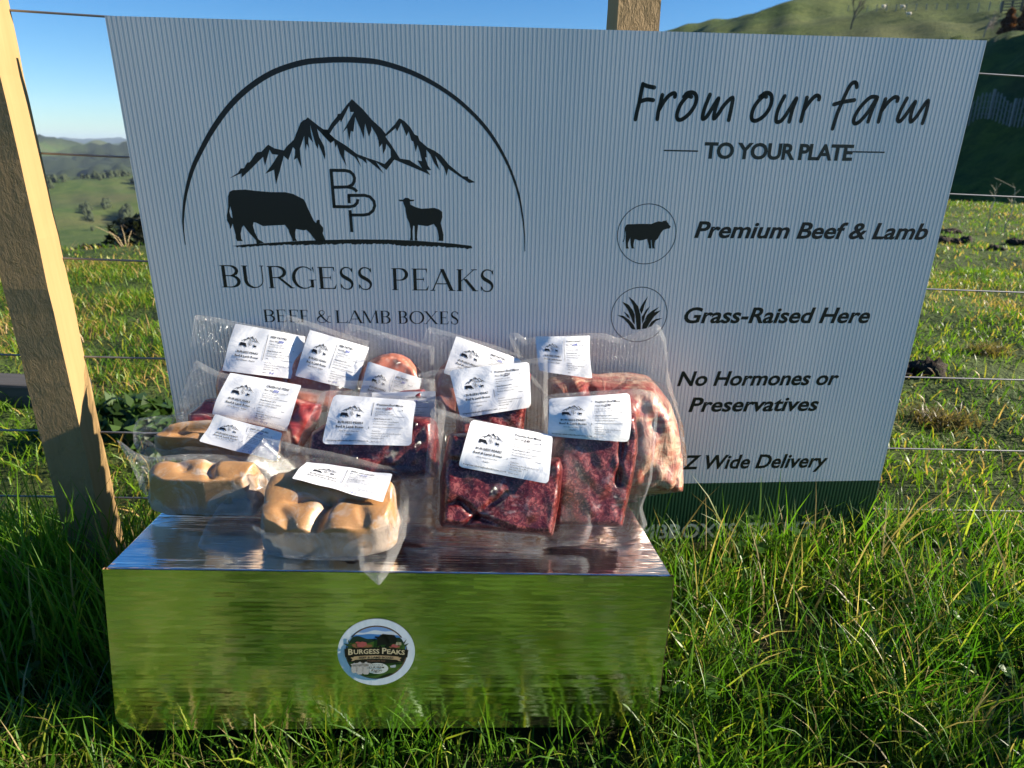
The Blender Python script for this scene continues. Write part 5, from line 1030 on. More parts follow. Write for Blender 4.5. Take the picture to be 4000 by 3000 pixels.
def make_pack(key, name, label, cat, kind, group, title=None, weight='', batch='', pen_='blue_ink', caps=None, seed=1, edge=.012, lump=.0008, creases=(), decay=.020, sink=0.0):
    d = PK[key]; T = d['T']; t = R(d['lean']); ya = R(d['yaw'])
    nrm = Vector((math.cos(t) * math.sin(ya), -math.cos(t) * math.cos(ya), math.sin(t))); u = Vector((math.cos(ya), math.sin(ya), 0)); v = nrm.cross(u)
    Mx = Matrix((u, v, nrm)).transposed().to_4x4(); Mx.translation = Vector(d['o']) + nrm * sink
    bag = np.array(d['bag']); blk = np.array(d['block']); quad = np.array(d['label']) if d['label'] else None

    vb = blk[:, 1].min()
    root = tag(empty(name, Mx @ Matrix.Translation((0, vb, 0))), label, cat, group)
    off = np.array([0, vb])
    bend = d['bend']
    def place(p, w_):
        q = p - off; V = np.concatenate([q, w_[:, None]], 1)
        if d['fold']:
            f0, fv, fn = d['fold']; f0 -= off[1]; under = np.maximum(f0 - V[:, 1], 0); V[:, 1] = np.where(under > 0, f0 + under * fv, V[:, 1]); V[:, 2] = V[:, 2] + under * fn
        if bend:
            b0, ang = bend[0] - off[1], R(bend[1]); over = np.maximum(V[:, 1] - b0, 0); m = over > 0
            z = V[:, 2].copy()
            V[m, 1] = b0 + over[m] * math.cos(ang) - z[m] * math.sin(ang) * np.clip(over[m] / .02, 0, 1); V[m, 2] = z[m] + over[m] * math.sin(ang) - z[m] * (1 - math.cos(ang)) * np.clip(over[m] / .02, 0, 1)
        return V
    ext = np.ptp(blk, axis=0); bmin = blk.min(0)
    cp = None
    if caps is not None: cp = [(bmin + ext * np.array(a), bmin + ext * np.array(b), r_, hh) for a, b, r_, hh in caps]
    def hb(p):
        pw = p + (.0045 * np.stack([nz(p, 75, seed + 41), nz(p, 75, seed + 42)], -1) if kind == 'sausage' else 0)
        dist, ins = poly_dist(p, blk); s = np.where(ins, dist, 0); k = np.clip(s / edge, 0, 1); prof = np.sqrt(np.clip(1 - (1 - k) ** 2, 0, 1))
        if cp is None:
            h = T * prof + np.where(ins, lump * 3 * nz(p, 190, seed) * k + lump * 4 * nz(p, 70, seed + 1) * k, 0)
        else:
            h = T * .74 * np.sqrt(np.clip(1 - (1 - np.clip(s / .026, 0, 1)) ** 2, 0, 1))
            for a, b, r_, hh in cp:
                e = b - a; tt = np.clip(((pw - a) @ e) / (e @ e), 0, 1); dd = np.hypot(*(pw - a - tt[:, None] * e).T) * (1 + .10 * np.sin(tt * 7 + seed))
                ch = hh - r_ + np.sqrt(np.maximum(r_ * r_ - dd * dd, 0)); h = np.where((dd < r_) & ins, np.maximum(h, ch * np.clip(.25 + k, 0, 1)), h)
            h = h + np.where(ins, .0011 * nz(p, 130, seed) * k, 0)
        for c0, c1, dp in creases:
            a = bmin + ext * np.array(c0); b = bmin + ext * np.array(c1); e = b - a; tt = np.clip(((pw - a) @ e) / (e @ e), 0, 1)
            dd = np.hypot(*(pw - a - tt[:, None] * e).T) + .002 * nz(p, 200, seed + 7); h = h - np.where(ins, dp * np.exp(-(dd / (.0065 if kind == 'sausage' else .0035)) ** 2), 0)
        return h, dist, ins
    # meat
    ol = resample(blk, 150, 2); ol = ol + (ol - np.array(d['kc'])) * (.018 * nz(ol, 160, seed + 30) + .02 * nz(ol, 60, seed + 31))[:, None]; P, F = disk_grid(ol, np.array(d['kc']), np.concatenate([np.linspace(.05, .80, 26), np.linspace(.82, 1, 16)]))
    h, dist, ins = hb(P); n0 = len(P); rim = np.arange(n0 - 150, n0); h[rim] = np.minimum(h[rim], .002)
    Vm = place(P, np.maximum(h, 0.0)); Vb = place(ol, np.zeros(150)); F = F + [tuple(range(n0 + 149, n0 - 1, -1))]
    gedge = np.clip(1 - dist / .02, 0, 1); gedge[~ins] = 1
    ce = np.concatenate([np.stack([gedge * 0, gedge, gedge * 0, gedge * 0 + 1], -1), np.tile([[0, 1, 0, 1]], (150, 1))])
    meat_name = {'mince': 'mince_block', 'sausage': 'sausages', 'patty': 'patty', 'steak': 'steak', 'roast': 'roast_joint'}[kind]
    obj(meat_name, np.vstack([Vm, Vb]), F, M[kind], root, True, ce)
    # film height
    g = np.random.default_rng(seed + 20); kk = g.integers(5, 9); ph = g.uniform(0, 6.28, 4)
    kc = np.array(d['kc'])
    quad_fit = None
    def film0(p):
        h, dist, ins = hb(p); out_ = T * (1 - (1 - .93) * 1) * np.exp(-(dist / decay) ** 1.2); hf = np.where(ins, np.maximum(h, T * .35 * np.exp(-dist / .006)), np.minimum(out_, T * .9))
        th = np.arctan2(*(p - kc).T[::-1]); rd = np.sin(th * kk + ph[0] + 1.5 * np.sin(th * 2 + ph[1])) * .6 + np.sin(th * (2 * kk + 3) + ph[2]) * .4
        env = np.where(ins, 0, np.clip(dist / .012, 0, 1)); far = nz(p, 55, seed + 3) * .0034 + np.abs(nz(p, 120, seed + 5)) * .0056 + np.abs(nz(p, 260, seed + 6)) * .0026
        return hf + .0008 + env * (np.maximum(rd, -.3) * .0030 + far) + env * np.clip(dist / .05, 0, 1) * .004 * nz(p, 26, seed + 9), dist, ins
    if quad is not None:
        ss, tt_ = np.meshgrid(np.linspace(0, 1, 14), np.linspace(0, 1, 10)); ss, tt_ = ss.ravel(), tt_.ravel()
        bil = lambda s, q: (quad[0] * ((1 - s) * (1 - q))[:, None] + quad[1] * (s * (1 - q))[:, None] + quad[2] * (s * q)[:, None] + quad[3] * ((1 - s) * q)[:, None])
        pq = bil(ss, tt_); hq = film0(pq)[0]
        B_ = (lambda s, q: np.stack([np.ones_like(s), s, q, s * q], -1)) if cp is not None else (lambda s, q: np.stack([np.ones_like(s), s, q, s * q, s * s, q * q], -1))
        co, *_ = np.linalg.lstsq(B_(ss, tt_), hq, rcond=None); res = np.percentile(hq - B_(ss, tt_) @ co, 99 if kind == 'mince' else 93) + .0006
        wob = lambda s, q: .0011 * np.sin(s * 9 + seed) * np.sin(q * 5 + seed * 2) + .0006 * np.sin(s * 17 + q * 8 + seed)
        hl = lambda s, q: B_(s, q) @ co + max(res, 0) + wob(s, q)
        qc = quad.mean(0); e1 = (quad[1] + quad[2] - quad[0] - quad[3]) / 2; e2 = (quad[3] + quad[2] - quad[0] - quad[1]) / 2; inv = np.linalg.inv(np.stack([e1, e2], -1))
    def film(p):
        hf, dist, ins = film0(p)
        if quad is not None:
            st_ = (p - qc) @ inv.T + .5; o_ = np.maximum(np.abs(st_ - .5) - .5, 0); dd = np.hypot(o_[:, 0] * np.hypot(*e1), o_[:, 1] * np.hypot(*e2))
            s, q = np.clip(st_[:, 0], 0, 1), np.clip(st_[:, 1], 0, 1); lh = hl(s, q)
            hf = np.where(dd < .0005, lh - .0003, np.maximum(hf, (lh - .0003) * np.exp(-(dd / .012) ** 1.3) + hf * 0))
        return hf, dist, ins
    bo = resample(bag, 280, 2); ss = np.linspace(.04, 1, 46); P, F = disk_grid(bo, np.array(d['bc']), ss)
    hf, dist, ins = film(P); de, _ = poly_dist(P, bag)
    flatk = np.clip(de / .008, 0.0, 1); hf = hf * np.where(ins, 1, .12 + .88 * flatk) + .0004
    seam = np.where(de < .009, np.clip((.009 - de) / .003, 0, 1), 0) * (~ins)
    juice = (kind in ('mince', 'roast', 'steak')) * np.exp(-dist / .028) * (~ins) * np.clip((blk[:, 1].mean() + .02 - P[:, 1]) / .03, 0, 1)
    Cc_ = np.stack([seam, juice, ins * 1.0, seam * 0 + 1], -1)
    nb = len(bo); Vt = place(P, hf); back = place(bo, hf[-nb:] - .0008); c0 = place(np.array([d['bc']]), np.array([-.0008]))
    nP = len(P); Fb = [(nP + nb, nP + (i + 1) % nb, nP + i) for i in range(nb)] + [(nP - nb + i, nP + i, nP + (i + 1) % nb, nP - nb + (i + 1) % nb) for i in range(nb)]
    obj('film', np.vstack([Vt, back, c0]), F + Fb, M['film'], root, True, np.vstack([Cc_, np.tile([[0, 0, 0, 1]], (nb, 1)), [[0, 0, 0, 1]]]))
    if quad is not None:
        r_ = .045 if kind == 'mince' else .006; asp = np.hypot(*e1) / np.hypot(*e2)
        cor = []
        for cx_, cy2, a0 in ((1 - r_, 1 - r_ * asp, 0), (r_, 1 - r_ * asp, 90), (r_, r_ * asp, 180), (1 - r_, r_ * asp, 270)):
            for a in np.linspace(R(a0), R(a0 + 90), 6): cor.append((cx_ + r_ * math.cos(a), cy2 + r_ * asp * math.sin(a)))
        lo = resample(np.array(cor), 96, 0); P, F = disk_grid(lo, np.array([.5, .5]), np.linspace(.06, 1, 18)); W = hl(P[:, 0], P[:, 1])
        lb = obj('label', place(bil(P[:, 0], P[:, 1]), W + .0008), [f[::-1] for f in F], M['label' if kind == 'mince' else 'paper'], root, True)
        for nm, (V2, F2), m2 in label_print('mince' if kind == 'mince' else 'plain', title, weight, batch, pen_):
            s, q = V2[:, 0] / 105, -V2[:, 1] / 62
            obj(nm, place(bil(s, q), hl(s, q) + .00125), F2, m2, lb)
    return root
G1 = 'vacuum packed meat piled on the foil carton'
sa = [((.15, .28), (.40, .26), .034, .052), ((.60, .26), (.85, .27), .034, .053), ((.15, .62), (.46, .66), .034, .051), ((.56, .66), (.85, .62), .034, .051), ((.3, .9), (.7, .9), .024, .047)]
make_pack('roast', 'roast_pack', 'largest pack, a brown and red topside roast in a crumpled bag against the sign', 'meat pack', 'roast', G1, 'TOPSIDE ROAST', '2145', '', 'blue_ink', seed=3, edge=.045, lump=.0022, decay=.032, sink=.006,
          creases=[((.25, .95), (.33, .55), .008), ((.0, .8), (.3, .9), .006), ((.85, .1), (.95, .4), .008)])
make_pack('patA', 'patty_pack', 'leftmost beef patties pack, standing behind the casserole steak', 'meat pack', 'patty', G1, 'BEEF PATTIES', '350', '5-6', seed=11)
make_pack('patB', 'patty_pack', 'beef patties pack second from left, its pink meat only peeping out below a tilted label', 'meat pack', 'patty', G1, 'BEEF PATTIES', '350', '5-6', seed=12)
make_pack('patC', 'patty_pack', 'beef patties pack with the round pink patty rising clear above its label', 'meat pack', 'patty', G1, 'BEEF PATTIES', '345', '', seed=13)
make_pack('patD', 'patty_pack', 'rightmost beef patties pack, mostly hidden behind the mince marked 520', 'meat pack', 'patty', G1, 'BEEF PATTIES', '350', '', seed=14)
make_pack('cass', 'steak_pack', 'casserole steak pack with red meat showing at its left, between patties and sausages', 'meat pack', 'steak', G1, 'CASSEROLE STEAK', '550', '15-05', seed=15, lump=.0014)
make_pack('steak', 'steak_pack', 'steak pack nearly hidden behind the left mince pack marked 540 in red', 'meat pack', 'steak', G1, 'CASSEROLE STEAK', '545', '', seed=16, lump=.0014)
make_pack('minB', 'mince_pack', 'beef mince pack marked 520, brightly lit white label, at the back centre', 'meat pack', 'mince', G1, 'Premium Beef Mince', '520', '12-6/2', 'dark_ink', seed=17)
make_pack('minR', 'mince_pack', 'beef mince pack marked 530, rightmost of the mince, in front of the roast', 'meat pack', 'mince', G1, 'Premium Beef Mince', '530', '12-6/2', 'dark_ink', seed=18, creases=[((.80, .95), (.72, .4), .006), ((.95, .6), (.80, .15), .005)])
make_pack('minL', 'mince_pack', 'beef mince pack marked 540 in red pen, left of centre behind the front sausages', 'meat pack', 'mince', G1, 'Premium Beef Mince', '540', '12-6/2', 'red_ink', seed=19)
make_pack('sauB', 'sausage_pack', 'upper of the two sausage packs at the left, its label half covered', 'meat pack', 'sausage', G1, 'BEEF SAUSAGES', '520', '15-7', seed=20, caps=[((.05, .55), (.55, .85), .020, .045), ((.10, .25), (.55, .40), .020, .044), ((.6, .5), (.95, .6), .022, .045)], edge=.014, creases=[((.02, .52), (.6, .60), .008), ((.58, .9), (.62, .1), .006)])
make_pack('sauL', 'sausage_pack', 'lower left sausage pack without label, frosty side, empty bag end pointing left', 'meat pack', 'sausage', G1, seed=21, caps=[((.16, .58), (.48, .68), .030, .055), ((.62, .55), (.88, .60), .030, .054), ((.2, .30), (.85, .30), .028, .050)], edge=.016, creases=[((.52, .98), (.58, .35), .006), ((.25, .85), (.36, .55), .004)])
make_pack('minF', 'mince_pack', 'beef mince pack marked 540 in black, front centre with creased dark red meat', 'meat pack', 'mince', G1, 'Premium Beef Mince', '540', '12-6/2', 'dark_ink', seed=22,
          creases=[((.0, .30), (.16, .36), .006), ((.16, .36), (.30, .22), .006), ((.30, .22), (.04, .02), .006), ((.30, .22), (.55, .10), .005), ((.30, .24), (.52, .42), .004), ((.03, .75), (.28, .70), .005)])
make_pack('sauF', 'sausage_pack', 'front sausage pack lying at the carton edge, bag corner hanging over the front', 'meat pack', 'sausage', G1, 'BEEF SAUSAGES', '510', '15-7', seed=23, caps=sa, edge=.014, creases=[((.52, .46), (.44, .0), .009), ((.76, .30), (.82, .0), .003), ((.2, .3), (.3, .1), .003)])
# ------------------------------------------------------------------ fence
def mat_wood(name, rough_sawn):
    t = NT(name); P = t.obc()
    g1 = t.noise(t.mapv(P, (38, 38, 2.2)), 1, 5, .6, .6); g2 = t.noise(t.mapv(P, (220, 220, 9)), 1, 4, .6)
    c = t.mix(g1.outputs[0], (.30, .185, .075), (.46, .31, .145)); c = t.mix(t.math('MULTIPLY', g2.outputs[0], .35), c, (.25, .14, .055))
    if rough_sawn:
        c = t.mix(.55, c, (.27, .19, .095))
        n = t.noise(t.mapv(P, (300, 300, 90), (0, R(28), 0)), 1, 5, .7); n2 = t.noise(t.mapv(P, (70, 70, 40)), 1, 5, .65, .6)
        b = t.bump(n2, 1.0, .006); b = t.bump(n, .9, .0022, b)
    else: b = t.bump(g2, .25, .0006)
    return t.done(t.pbr(c, .75, Normal=b, **{'Specular__IOR__Level': .25}))
M['sawn'] = mat_wood('rough_sawn_pine', True); M['planed'] = mat_wood('planed_pine', False)
def mat_wire():
    t = NT('galvanised_wire'); n = t.noise(t.mapv(t.obc(), (30, 300, 300)), 1, 4); return t.done(t.pbr(t.mix(n.outputs[0], (.16, .15, .15), (.30, .30, .31)), .45, Metallic=.75))
M['wire'] = mat_wire()
def post(x, y, rz, w_, d_, h_, label, lean=0.0):
    root = tag(empty('fence_post', Matrix.Translation((x, y, -.06)) @ Matrix.Rotation(R(rz), 4, 'Z') @ Matrix.Rotation(R(lean), 4, 'Y')), label, 'fence post', 'square pine posts of the wire fence')
    # four faces: sawn front/back, planed sides; a slightly wandering arris
    n = 40; zs = np.linspace(0, h_, n); g = np.random.default_rng(int(abs(x) * 1000)); V = []
    for z in zs:
        e = g.normal(0, .0004, 8); V += [(e[0], e[1], z), (w_ + e[2], e[3], z), (w_ + e[4], d_ + e[5], z), (e[6], d_ + e[7], z)]
    Fs = []; Fp = []
    for i in range(n - 1):
        a = i * 4; b = a + 4
        Fs += [(a, a + 1, b + 1, b), (a + 2, a + 3, b + 3, b + 2)]; Fp += [(a + 1, a + 2, b + 2, b + 1), (a + 3, a, b, b + 3)]
    Fp += [((n - 1) * 4, (n - 1) * 4 + 1, (n - 1) * 4 + 2, (n - 1) * 4 + 3)]
    obj('sawn_face', V, Fs, M['sawn'], root); obj('planed_side', V, Fp, M['planed'], root)
    return root
pl = post(-.7135, .940, 2.8, .061, .050, 1.35, 'pale square pine fence post left of the sign, its narrow side sunlit')
pm = post(.143, 1.046, 10, .060, .052, 1.35, 'square pine fence post behind the sign, only its top showing above it')
WY = [(.85, .792), (.672, .616), (.525, .462), (.373, .306), (.246, .168), (.127, .042)]
ordn = ['top', 'second from top', 'third from top', 'third from bottom', 'second from bottom', 'bottom']
XL, XR = [-.585, -.621, -.650, -.681, -.706, -.730], [.707, .751, .789, .829, .863, .894]
for i, (zl, zr) in enumerate(WY):
    def f(x):
        y0_ = 1.019 + .073 * (x + .6); y1_ = np.interp(x, [-2.6, -.66, .175, 3.4], [.850, .9925, 1.0995, 1.335]); z_ = zl + (zr - zl) * (x - XL[i]) / (XR[i] - XL[i])
        return Vector((x * y1_ / y0_, y1_, CAM_Z + (z_ - CAM_Z) * y1_ / y0_)) if abs(x) < 2 else Vector((x, y1_, z_))
    pts = [f(x) for x in (-2.6, -1.6, -1.1, -.85, -.66, -.4, -.1, .175, .5, .85, 1.2, 1.7, 2.4, 3.4)]; o0 = pts[0]; mb = MB(); mb.tube([p - o0 for p in pts], .00155, 6)
    wr = mb.build('fence_wire', M['wire'], None, True); wr.location = o0
    tag(wr, ordn[i] + ' of the six steel fence wires running behind the sign', 'fence wire', 'six strained wires of the fence')
    for p_, nm in ((pl, -.69), (pm, .175)):
        q = f(nm); mb = MB(); loc = p_.matrix_world.inverted() @ q
        mb.tube([(loc.x - .008, loc.y - .006, loc.z + .001), (loc.x - .008, loc.y + .003, loc.z), (loc.x + .008, loc.y + .003, loc.z), (loc.x + .008, loc.y - .006, loc.z - .001)], .0015, 5); mb.build('staple', M['wire'], p_)

# ------------------------------------------------------------------ paddock bits
def gz(x, y): return float(ground_z(np.array([x]), np.array([y]))[0])
def mat_soil():
    t = NT('turned_soil'); P = t.obc(); n = t.noise(P, 22, 7, .72); return t.done(t.pbr(t.mix(n.outputs[0], (.010, .007, .005), (.055, .036, .022)), .95, Normal=t.bump(n, 1.0, .03)))
M['soil'] = mat_soil()
def clod(x, y, r, seed, label):
    mb = MB(); g = np.random.default_rng(seed)
    for k in range(7):
        a = g.uniform(0, 6.28); q = g.uniform(0, .8) * r; mb.lump((q * math.cos(a) * 1.3, q * math.sin(a) * .8, .10 * r), (r * g.uniform(.3, .6), r * g.uniform(.25, .5), r * g.uniform(.18, .36)), seed * 10 + k, .35, 12, 8, 4)
    o = mb.build('soil_clod', M['soil'], None, True); o.location = (x, y, gz(x, y)); return tag(o, label, 'soil clod', 'clods of bare soil in the paddock')
clod(1.36, 2.12, .10, 1, 'big black soil clod just right of the sign edge, nearest of the clods')
clod(3.81, 6.0, .09, 2, 'small flat soil clod, the highest up of those beside the sign edge')
clod(3.40, 5.35, .12, 3, 'widest flat soil clod, touching the sign edge halfway up the paddock')
clod(3.95, 5.3, .09, 4, 'soil clod at the far right edge of the picture, in the sunlit grass')
clod(3.45, 4.9, .07, 5, 'narrow soil clod lowest of the far group, between its two wider neighbours')
def tuft(name, x, y, n, h, sp, col, seed, label, cat, wd=.004, lean=(.2, .8)):
    g = np.random.default_rng(seed); px = x + g.normal(0, sp, n); py = y + g.normal(0, sp * .7, n)
    o = blades(name, px, py, h * g.uniform(.5, 1, n), np.full(n, wd), np.array(col)[None] * g.uniform(.6, 1.2, (n, 1)), g.uniform(*lean, n), seed, label); del o['kind']
    return tag(o, label, cat)
tuft('dry_tussock', 1.16, 1.70, 320, .07, .045, (.17, .13, .05), 91, 'brown dead grass tussock low beside the right edge of the sign', 'tussock', .003, (.5, 1.1))
tuft('dry_tussock', 1.72, 2.35, 260, .06, .04, (.20, .16, .06), 96, 'smaller brown tussock further right, near the picture edge', 'tussock', .003, (.5, 1.1))
for i, (x, y, hh, lb) in enumerate([(4.12, 6.02, .42, 'thin pale weed stalk left of its twin in the right paddock'), (4.22, 5.93, .46, 'taller thin weed stalk at the right of the pair in the paddock')]):
    mb = MB(); g = np.random.default_rng(300 + i); p = [(g.normal(0, .008) * k, g.normal(0, .008) * k, hh * k / 6) for k in range(7)]; mb.tube(p, np.linspace(.006, .002, 7), 5)
    for k in range(5): a = g.uniform(0, 6.28); z = hh * g.uniform(.5, .95); mb.tube([(0, 0, z), (.04 * math.cos(a), .04 * math.sin(a), z + .05)], [.003, .001], 4)
    o = mb.build('weed_stalk', plain('dry_stalk', (.42, .36, .24), .8)); o.location = (x, y, gz(x, y)); tag(o, lb, 'weed', 'dry weed stalks in the right paddock')
# dry weeds and dark shrubs on the brow at left
def shrub(x, y, rx, ry, rz, n, seed, col, label, leaf=.05, name='shrub'):
    g = np.random.default_rng(seed); d = g.normal(0, 1, (n, 3)); d /= np.linalg.norm(d, axis=1, keepdims=True); d[:, 2] = np.abs(d[:, 2])
    k = g.uniform(.55, 1, n) ** .5 * (1 + .22 * np.sin(d[:, 0] * 5 + seed) * np.cos(d[:, 1] * 4)); c = d * k[:, None] * np.array([rx, ry, rz])
    V = []; F = []; C = []
    for i in range(n):
        a = g.normal(0, 1, 3); a /= np.linalg.norm(a); b = np.cross(a, d[i]); b /= (np.linalg.norm(b) + 1e-9); s = leaf * g.uniform(.5, 1.3)
        V += [c[i] - a * s, c[i] + b * s * .45, c[i] + a * s, c[i] - b * s * .45]; F.append((4 * i, 4 * i + 1, 4 * i + 2, 4 * i + 3)); cc = np.array(col) * g.uniform(.6, 1.3); C += [list(cc) + [1]] * 4
    root = tag(empty(name, None, (x, y, gz(x, y) - .05)), label, 'shrub'); obj('foliage', V, F, M['grass'], root, False, C)
    mb = MB()
    for i in range(7): a = g.uniform(0, 6.28); mb.tube([(0, 0, 0), (rx * .4 * math.cos(a), ry * .4 * math.sin(a), rz * .5), (rx * .8 * math.cos(a), ry * .8 * math.sin(a), rz * .75)], [.03 * rz, .02 * rz, .008 * rz], 5)
    mb.build('stem', plain('dark_bark', (.04, .03, .02), .9), root); return root
shrub(-4.10, 6.45, .42, .3, .30, 2600, 401, (.020, .026, .012), 'low dark shrub on the paddock brow between post and sign', .035)
shrub(-3.25, 6.25, .42, .3, .55, 3000, 402, (.018, .022, .012), 'taller dark shrub on the brow, half behind the left sign edge', .035)
for i, (x, y, lb) in enumerate([(-3.02, 5.35, 'bent straw coloured weed in front of the dark shrubs at left'), (-3.45, 5.3, 'thin upright dry weed beside the left dark shrub')]):
    mb = MB(); g = np.random.default_rng(500 + i)
    for k in range(5 if i == 0 else 3):
        a = g.uniform(0, 6.28); L = g.uniform(.14, .28) * (1 if i == 0 else .7); q = g.uniform(.3, 1.0)
        mb.tube([(0, 0, 0), (q * L * .4 * math.cos(a), q * L * .3 * math.sin(a), L * .6), (q * L * math.cos(a), q * L * .6 * math.sin(a), L * .85)], [.0028, .002, .001], 4)
    o = mb.build('dry_weed', plain('straw_weed', (.45, .34, .19), .8)); o.location = (x, y, gz(x, y)); tag(o, lb, 'weed')
# weathered timber lying behind the left post
def mat_old():
    t = NT('weathered_timber'); n = t.noise(t.mapv(t.obc(), (4, 60, 60)), 1, 5); return t.done(t.pbr(t.mix(n.outputs[0], (.018, .016, .015), (.12, .11, .10)), .8, Normal=t.bump(n, .5, .004)))
mb = MB(); mb.box((-.9, -.05, 0), (.25, .05, .075)); o = bevel(mb.build('fallen_timber', mat_old()), .008); o.location = (-1.47, 1.83, gz(-1.47, 1.83)); o.rotation_euler = (0, 0, R(-6)); tag(o, 'dark weathered timber lying in the grass behind the left post', 'timber')
shrub(-.98, 1.62, .26, .16, .12, 1500, 410, (.05, .10, .02), 'low leafy green weed patch between the left post and the sign', .03, 'weed_patch')

# ------------------------------------------------------------------ far hillside, right
def at_el(az, el, lo=70, hi=260):
    rr = np.linspace(lo, hi, 400); x, y = rr * math.sin(R(az)), rr * math.cos(R(az)); z = ground_z(x, y); e = np.degrees(np.arctan2(z - CAM_Z, rr)); k = np.where(e >= el)[0]
    k = k[0] if len(k) else int(np.argmax(e)); return float(x[k]), float(y[k]), float(z[k])
def at_az(az, r): x, y = r * math.sin(R(az)), r * math.cos(R(az)); return x, y, gz(x, y)
grey = plain('grey_batten', (.24, .235, .22), .8)
bf = tag(empty('batten_fence', None, at_az(33.6, 30.5)), 'grey batten fence across the shaded slope behind the upper right sign edge', 'fence'); b0 = Vector(bf.location)
P = [Vector(at_az(a, r_)) for a, r_ in [(q, 16.9 / math.sin(R(q))) for q in np.linspace(30.6, 37.5, 34)]]
for i, p in enumerate(P):
    q = p - b0; mb = MB(); hh = .85 if i % 6 else .95; ww = .016 if i % 6 else .035; mb.box((q.x - ww, q.y - ww, q.z - .1), (q.x + ww, q.y + ww, q.z + hh)); mb.build('batten', grey, bf)
for k in range(4):
    mb = MB(); mb.tube([p - b0 + Vector((0, -.04, .15 + .2 * k)) for p in P], .008, 4); mb.build('wire', M['wire'], bf)
hf_ = tag(empty('hill_fence', None, at_el(28, 8.3)), 'thin post and wire fence crossing the bright upper hillside', 'fence'); h0 = Vector(hf_.location)
P = [Vector(at_el(a, e)) for a, e in zip(np.linspace(23.6, 33.0, 17), np.linspace(8.62, 8.0, 17))]
for i, p in enumerate(P):
    q = p - h0; mb = MB(); mb.box((q.x - .045, q.y - .045, q.z - .2), (q.x + .045, q.y + .045, q.z + .95)); mb.build('post', plain('fence_grey', (.34, .32, .28), .8), hf_)
for k in range(3):
    mb = MB(); mb.tube([p - h0 + Vector((0, 0, .3 + .28 * k)) for p in P], .008, 4); mb.build('wire', M['wire'], hf_)
rf = tag(empty('ridge_fence', None, at_az(17, 200)), 'post fence standing along the skyline of the right hill', 'fence'); h0 = Vector(rf.location)
P = [Vector(at_az(a, 212)) for a in np.linspace(15.2, 23.0, 18)]
for i, p in enumerate(P):
    q = p - h0; mb = MB(); mb.box((q.x - .09, q.y - .09, q.z - .3), (q.x + .09, q.y + .09, q.z + 1.2)); mb.build('post', plain('ridge_grey', (.30, .28, .25), .8), rf)
yd = tag(empty('yard_rails', None, at_el(33.4, 7.85)), 'wooden stockyard rails at the top right corner of the hillside', 'stockyard'); y0 = Vector(yd.location)
P = [Vector(at_el(a, 7.85)) for a in np.linspace(32.5, 35.6, 7)]
for p in P: q = p - y0; mb = MB(); mb.box((q.x - .1, q.y - .1, q.z - .2), (q.x + .1, q.y + .1, q.z + 1.5)); mb.build('post', plain('yard_wood', (.12, .105, .085), .85), yd)
for k in range(4):
    mb = MB()
    for a, b in zip(P[:-1], P[1:]): mb.tube([a - y0 + Vector((0, 0, .35 + .36 * k)), b - y0 + Vector((0, 0, .35 + .36 * k))], .07, 4)
    mb.build('rail', plain('rail_wood', (.16, .14, .115), .85), yd)
wool = plain('wool', (.66, .60, .50), .95)
def sheep(az, r_, hd, label):
    mb = MB(); mb.lump((0, 0, .62), (.52, .27, .28), int(az * 100), .10, 14, 9, 5); mb.tube([(.42, 0, .72), (.60, 0, .88), (.78, 0, .80)], [.15, .12, .05], 7)
    for sx_, sy_ in ((.32, .12), (.32, -.12), (-.34, .12), (-.34, -.12)): mb.tube([(sx_, sy_, .5), (sx_ + .02, sy_, .25), (sx_, sy_, 0)], [.08, .05, .045], 6)
    for s_ in (-1, 1): mb.tube([(.62, .08 * s_, .88), (.58, .2 * s_, .88)], [.04, .02], 5)
    o = mb.build('sheep', wool, None, True); o.location = at_el(az, r_); o.rotation_euler = (0, 0, R(hd)); o.scale = (.66, .66, .66); return tag(o, label, 'sheep', 'sheep grazing on the hillside')
sheep(25.75, 8.60, 10, 'white sheep on the far hillside, leftmost of the three'); sheep(26.9, 8.50, 175, 'white sheep on the far hillside, middle one beside the fence line'); sheep(27.35, 8.06, 160, 'white sheep lowest down on the hillside, nearest of the three')
def branch_tree(name, loc, h, seed, label, col, spread=.5, levels=5, twigs=True, thick=.035, shoots=3):
    g = np.random.default_rng(seed); trunk = MB(); br = MB()
    def grow(p, d, L, r_, lv):
        pts = [p]; dd = Vector(d)
        for k in range(3):
            dd = (dd + Vector(g.normal(0, .13, 3))).normalized(); dd.z += .05; pts.append(pts[-1] + dd * L / 3)
        (trunk if lv == levels else br).tube(pts, np.linspace(r_, r_ * .62, 4), 5 if lv > 2 else 3, False)
        if lv <= 1: return
        for k in range(shoots + (1 if lv == levels else 0)):
            t_ = g.uniform(.45, 1.0); q = pts[min(3, int(t_ * 3))]; nd = (dd + Vector(g.normal(0, spread, 3))).normalized(); grow(q, nd, L * g.uniform(.55, .78), r_ * .55, lv - 1)
    grow(Vector((0, 0, 0)), Vector((0, 0, 1)), h * .42, h * thick, levels)
    root = tag(empty(name, None, loc), label, 'tree'); m = plain('bark_' + str(seed), col, .9); trunk.build('trunk', m, root); br.build('branches', m, root); return root
branch_tree('bare_tree', at_el(31.85, 6.55), 3.6, 601, 'small pale leafless tree on the slope above the top right sign corner', (.32, .27, .22), .45, 5, True, .022)
branch_tree('bare_tree', at_el(23.95, 7.5), 6.0, 602, 'slim leafless poplar above the middle of the sign top edge', (.12, .10, .08), .22, 5, True, .02)
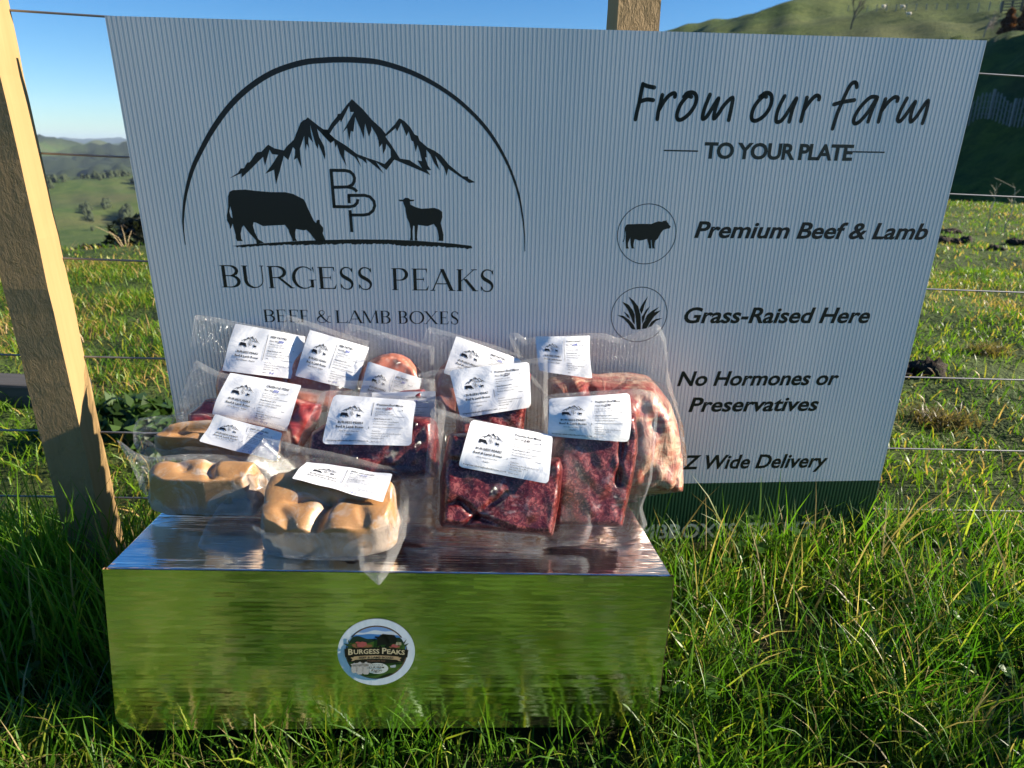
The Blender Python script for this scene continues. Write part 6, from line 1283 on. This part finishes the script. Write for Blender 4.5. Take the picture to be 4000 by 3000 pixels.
def frond_tree(az, r_, h, seed, label):
    g = np.random.default_rng(seed); loc = at_el(az, r_); root = tag(empty('rusty_tree', None, loc), label, 'tree')
    mb = MB(); mb.tube([(0, 0, 0), (.1, 0, h * .4), (0, .1, h * .9)], [.16, .11, .03], 6); mb.build('trunk', plain('rust_bark', (.06, .035, .025), .9), root)
    n = 2600; z = g.uniform(.06, 1, n); a = g.uniform(0, 6.28, n); q = np.sqrt(g.random(n)) * .30 * h * (1 - z ** 1.6 * .85) * (1 + .35 * np.sin(z * 17 + a * 2)); V = []; F = []; C = []
    for i in range(n):
        c = np.array([q[i] * math.cos(a[i]), q[i] * math.sin(a[i]), z[i] * h]); d = g.normal(0, 1, 3) * .12; e = g.normal(0, 1, 3) * .07; V += [c - d, c + e, c + d, c - e]; F.append((4 * i, 4 * i + 1, 4 * i + 2, 4 * i + 3)); cc = np.array((.10, .042, .022)) * g.uniform(.5, 1.4); C += [list(cc) + [1]] * 4
    obj('crown', V, F, M['grass'], root, False, C); return root
frond_tree(33.05, 6.6, 2.6, 611, 'dark rusty brown tree above the top right sign corner, left of its pair'); frond_tree(33.85, 6.6, 2.8, 612, 'dark rusty brown tree at the right picture edge, right of its pair')

# ------------------------------------------------------------------ far trees in the left valley, too small to tell apart
def wood(spots, seed, label):
    g = np.random.default_rng(seed); mb = MB()
    for az, r_, sp, n, hh in spots:
        for i in range(n):
            a = az + g.normal(0, sp); rr = r_ * (1 + g.normal(0, .035)); x, y = rr * math.sin(R(a)), rr * math.cos(R(a)); k = hh * g.uniform(.6, 1.2)
            mb.lump((x, y, gz(x, y) + k * .45), (k * .42, k * .42, k * .6), int(g.integers(1e6)), .35, 7, 5, 3)
    o = mb.build('valley_trees', M['far_leaf'], None, False); return tag(o, label, 'trees', kind='stuff')
def mat_far():
    t = NT('far_foliage'); n = t.noise(t.obc(), .35, 4, .7); return t.done(t.pbr(t.mix(n.outputs[0], (.012, .022, .010), (.045, .06, .022)), .95))
M['far_leaf'] = mat_far()
wood([(-31.5, 560, .13, 24, 4), (-31.3, 500, .05, 8, 3.5), (-29.0, 520, .13, 40, 6), (-30.2, 590, .10, 14, 4.5), (-27.6, 760, .5, 40, 6), (-30.0, 880, .9, 60, 6), (-33.2, 800, .4, 20, 6)], 701, 'dark clumps of distant trees on the green hills of the left valley')

# ------------------------------------------------------------------ the air over the far valley
hz_ = bpy.data.materials.new('valley_air'); hz_.use_nodes = True; ht = hz_.node_tree; ht.nodes.clear()
ho = ht.nodes.new('ShaderNodeOutputMaterial'); hv = ht.nodes.new('ShaderNodeVolumePrincipled'); hv.inputs['Color'].default_value = (.60, .76, 1.0, 1); hv.inputs['Density'].default_value = 6e-5; hv.inputs['Anisotropy'].default_value = .1
ht.links.new(hv.outputs[0], ho.inputs['Volume'])
mb = MB(); mb.box((-17200, -17200, -420), (17200, 17200, 140)); tag(mb.build('haze', hz_), 'thin blue haze over the far valley hills', 'haze', kind='stuff')
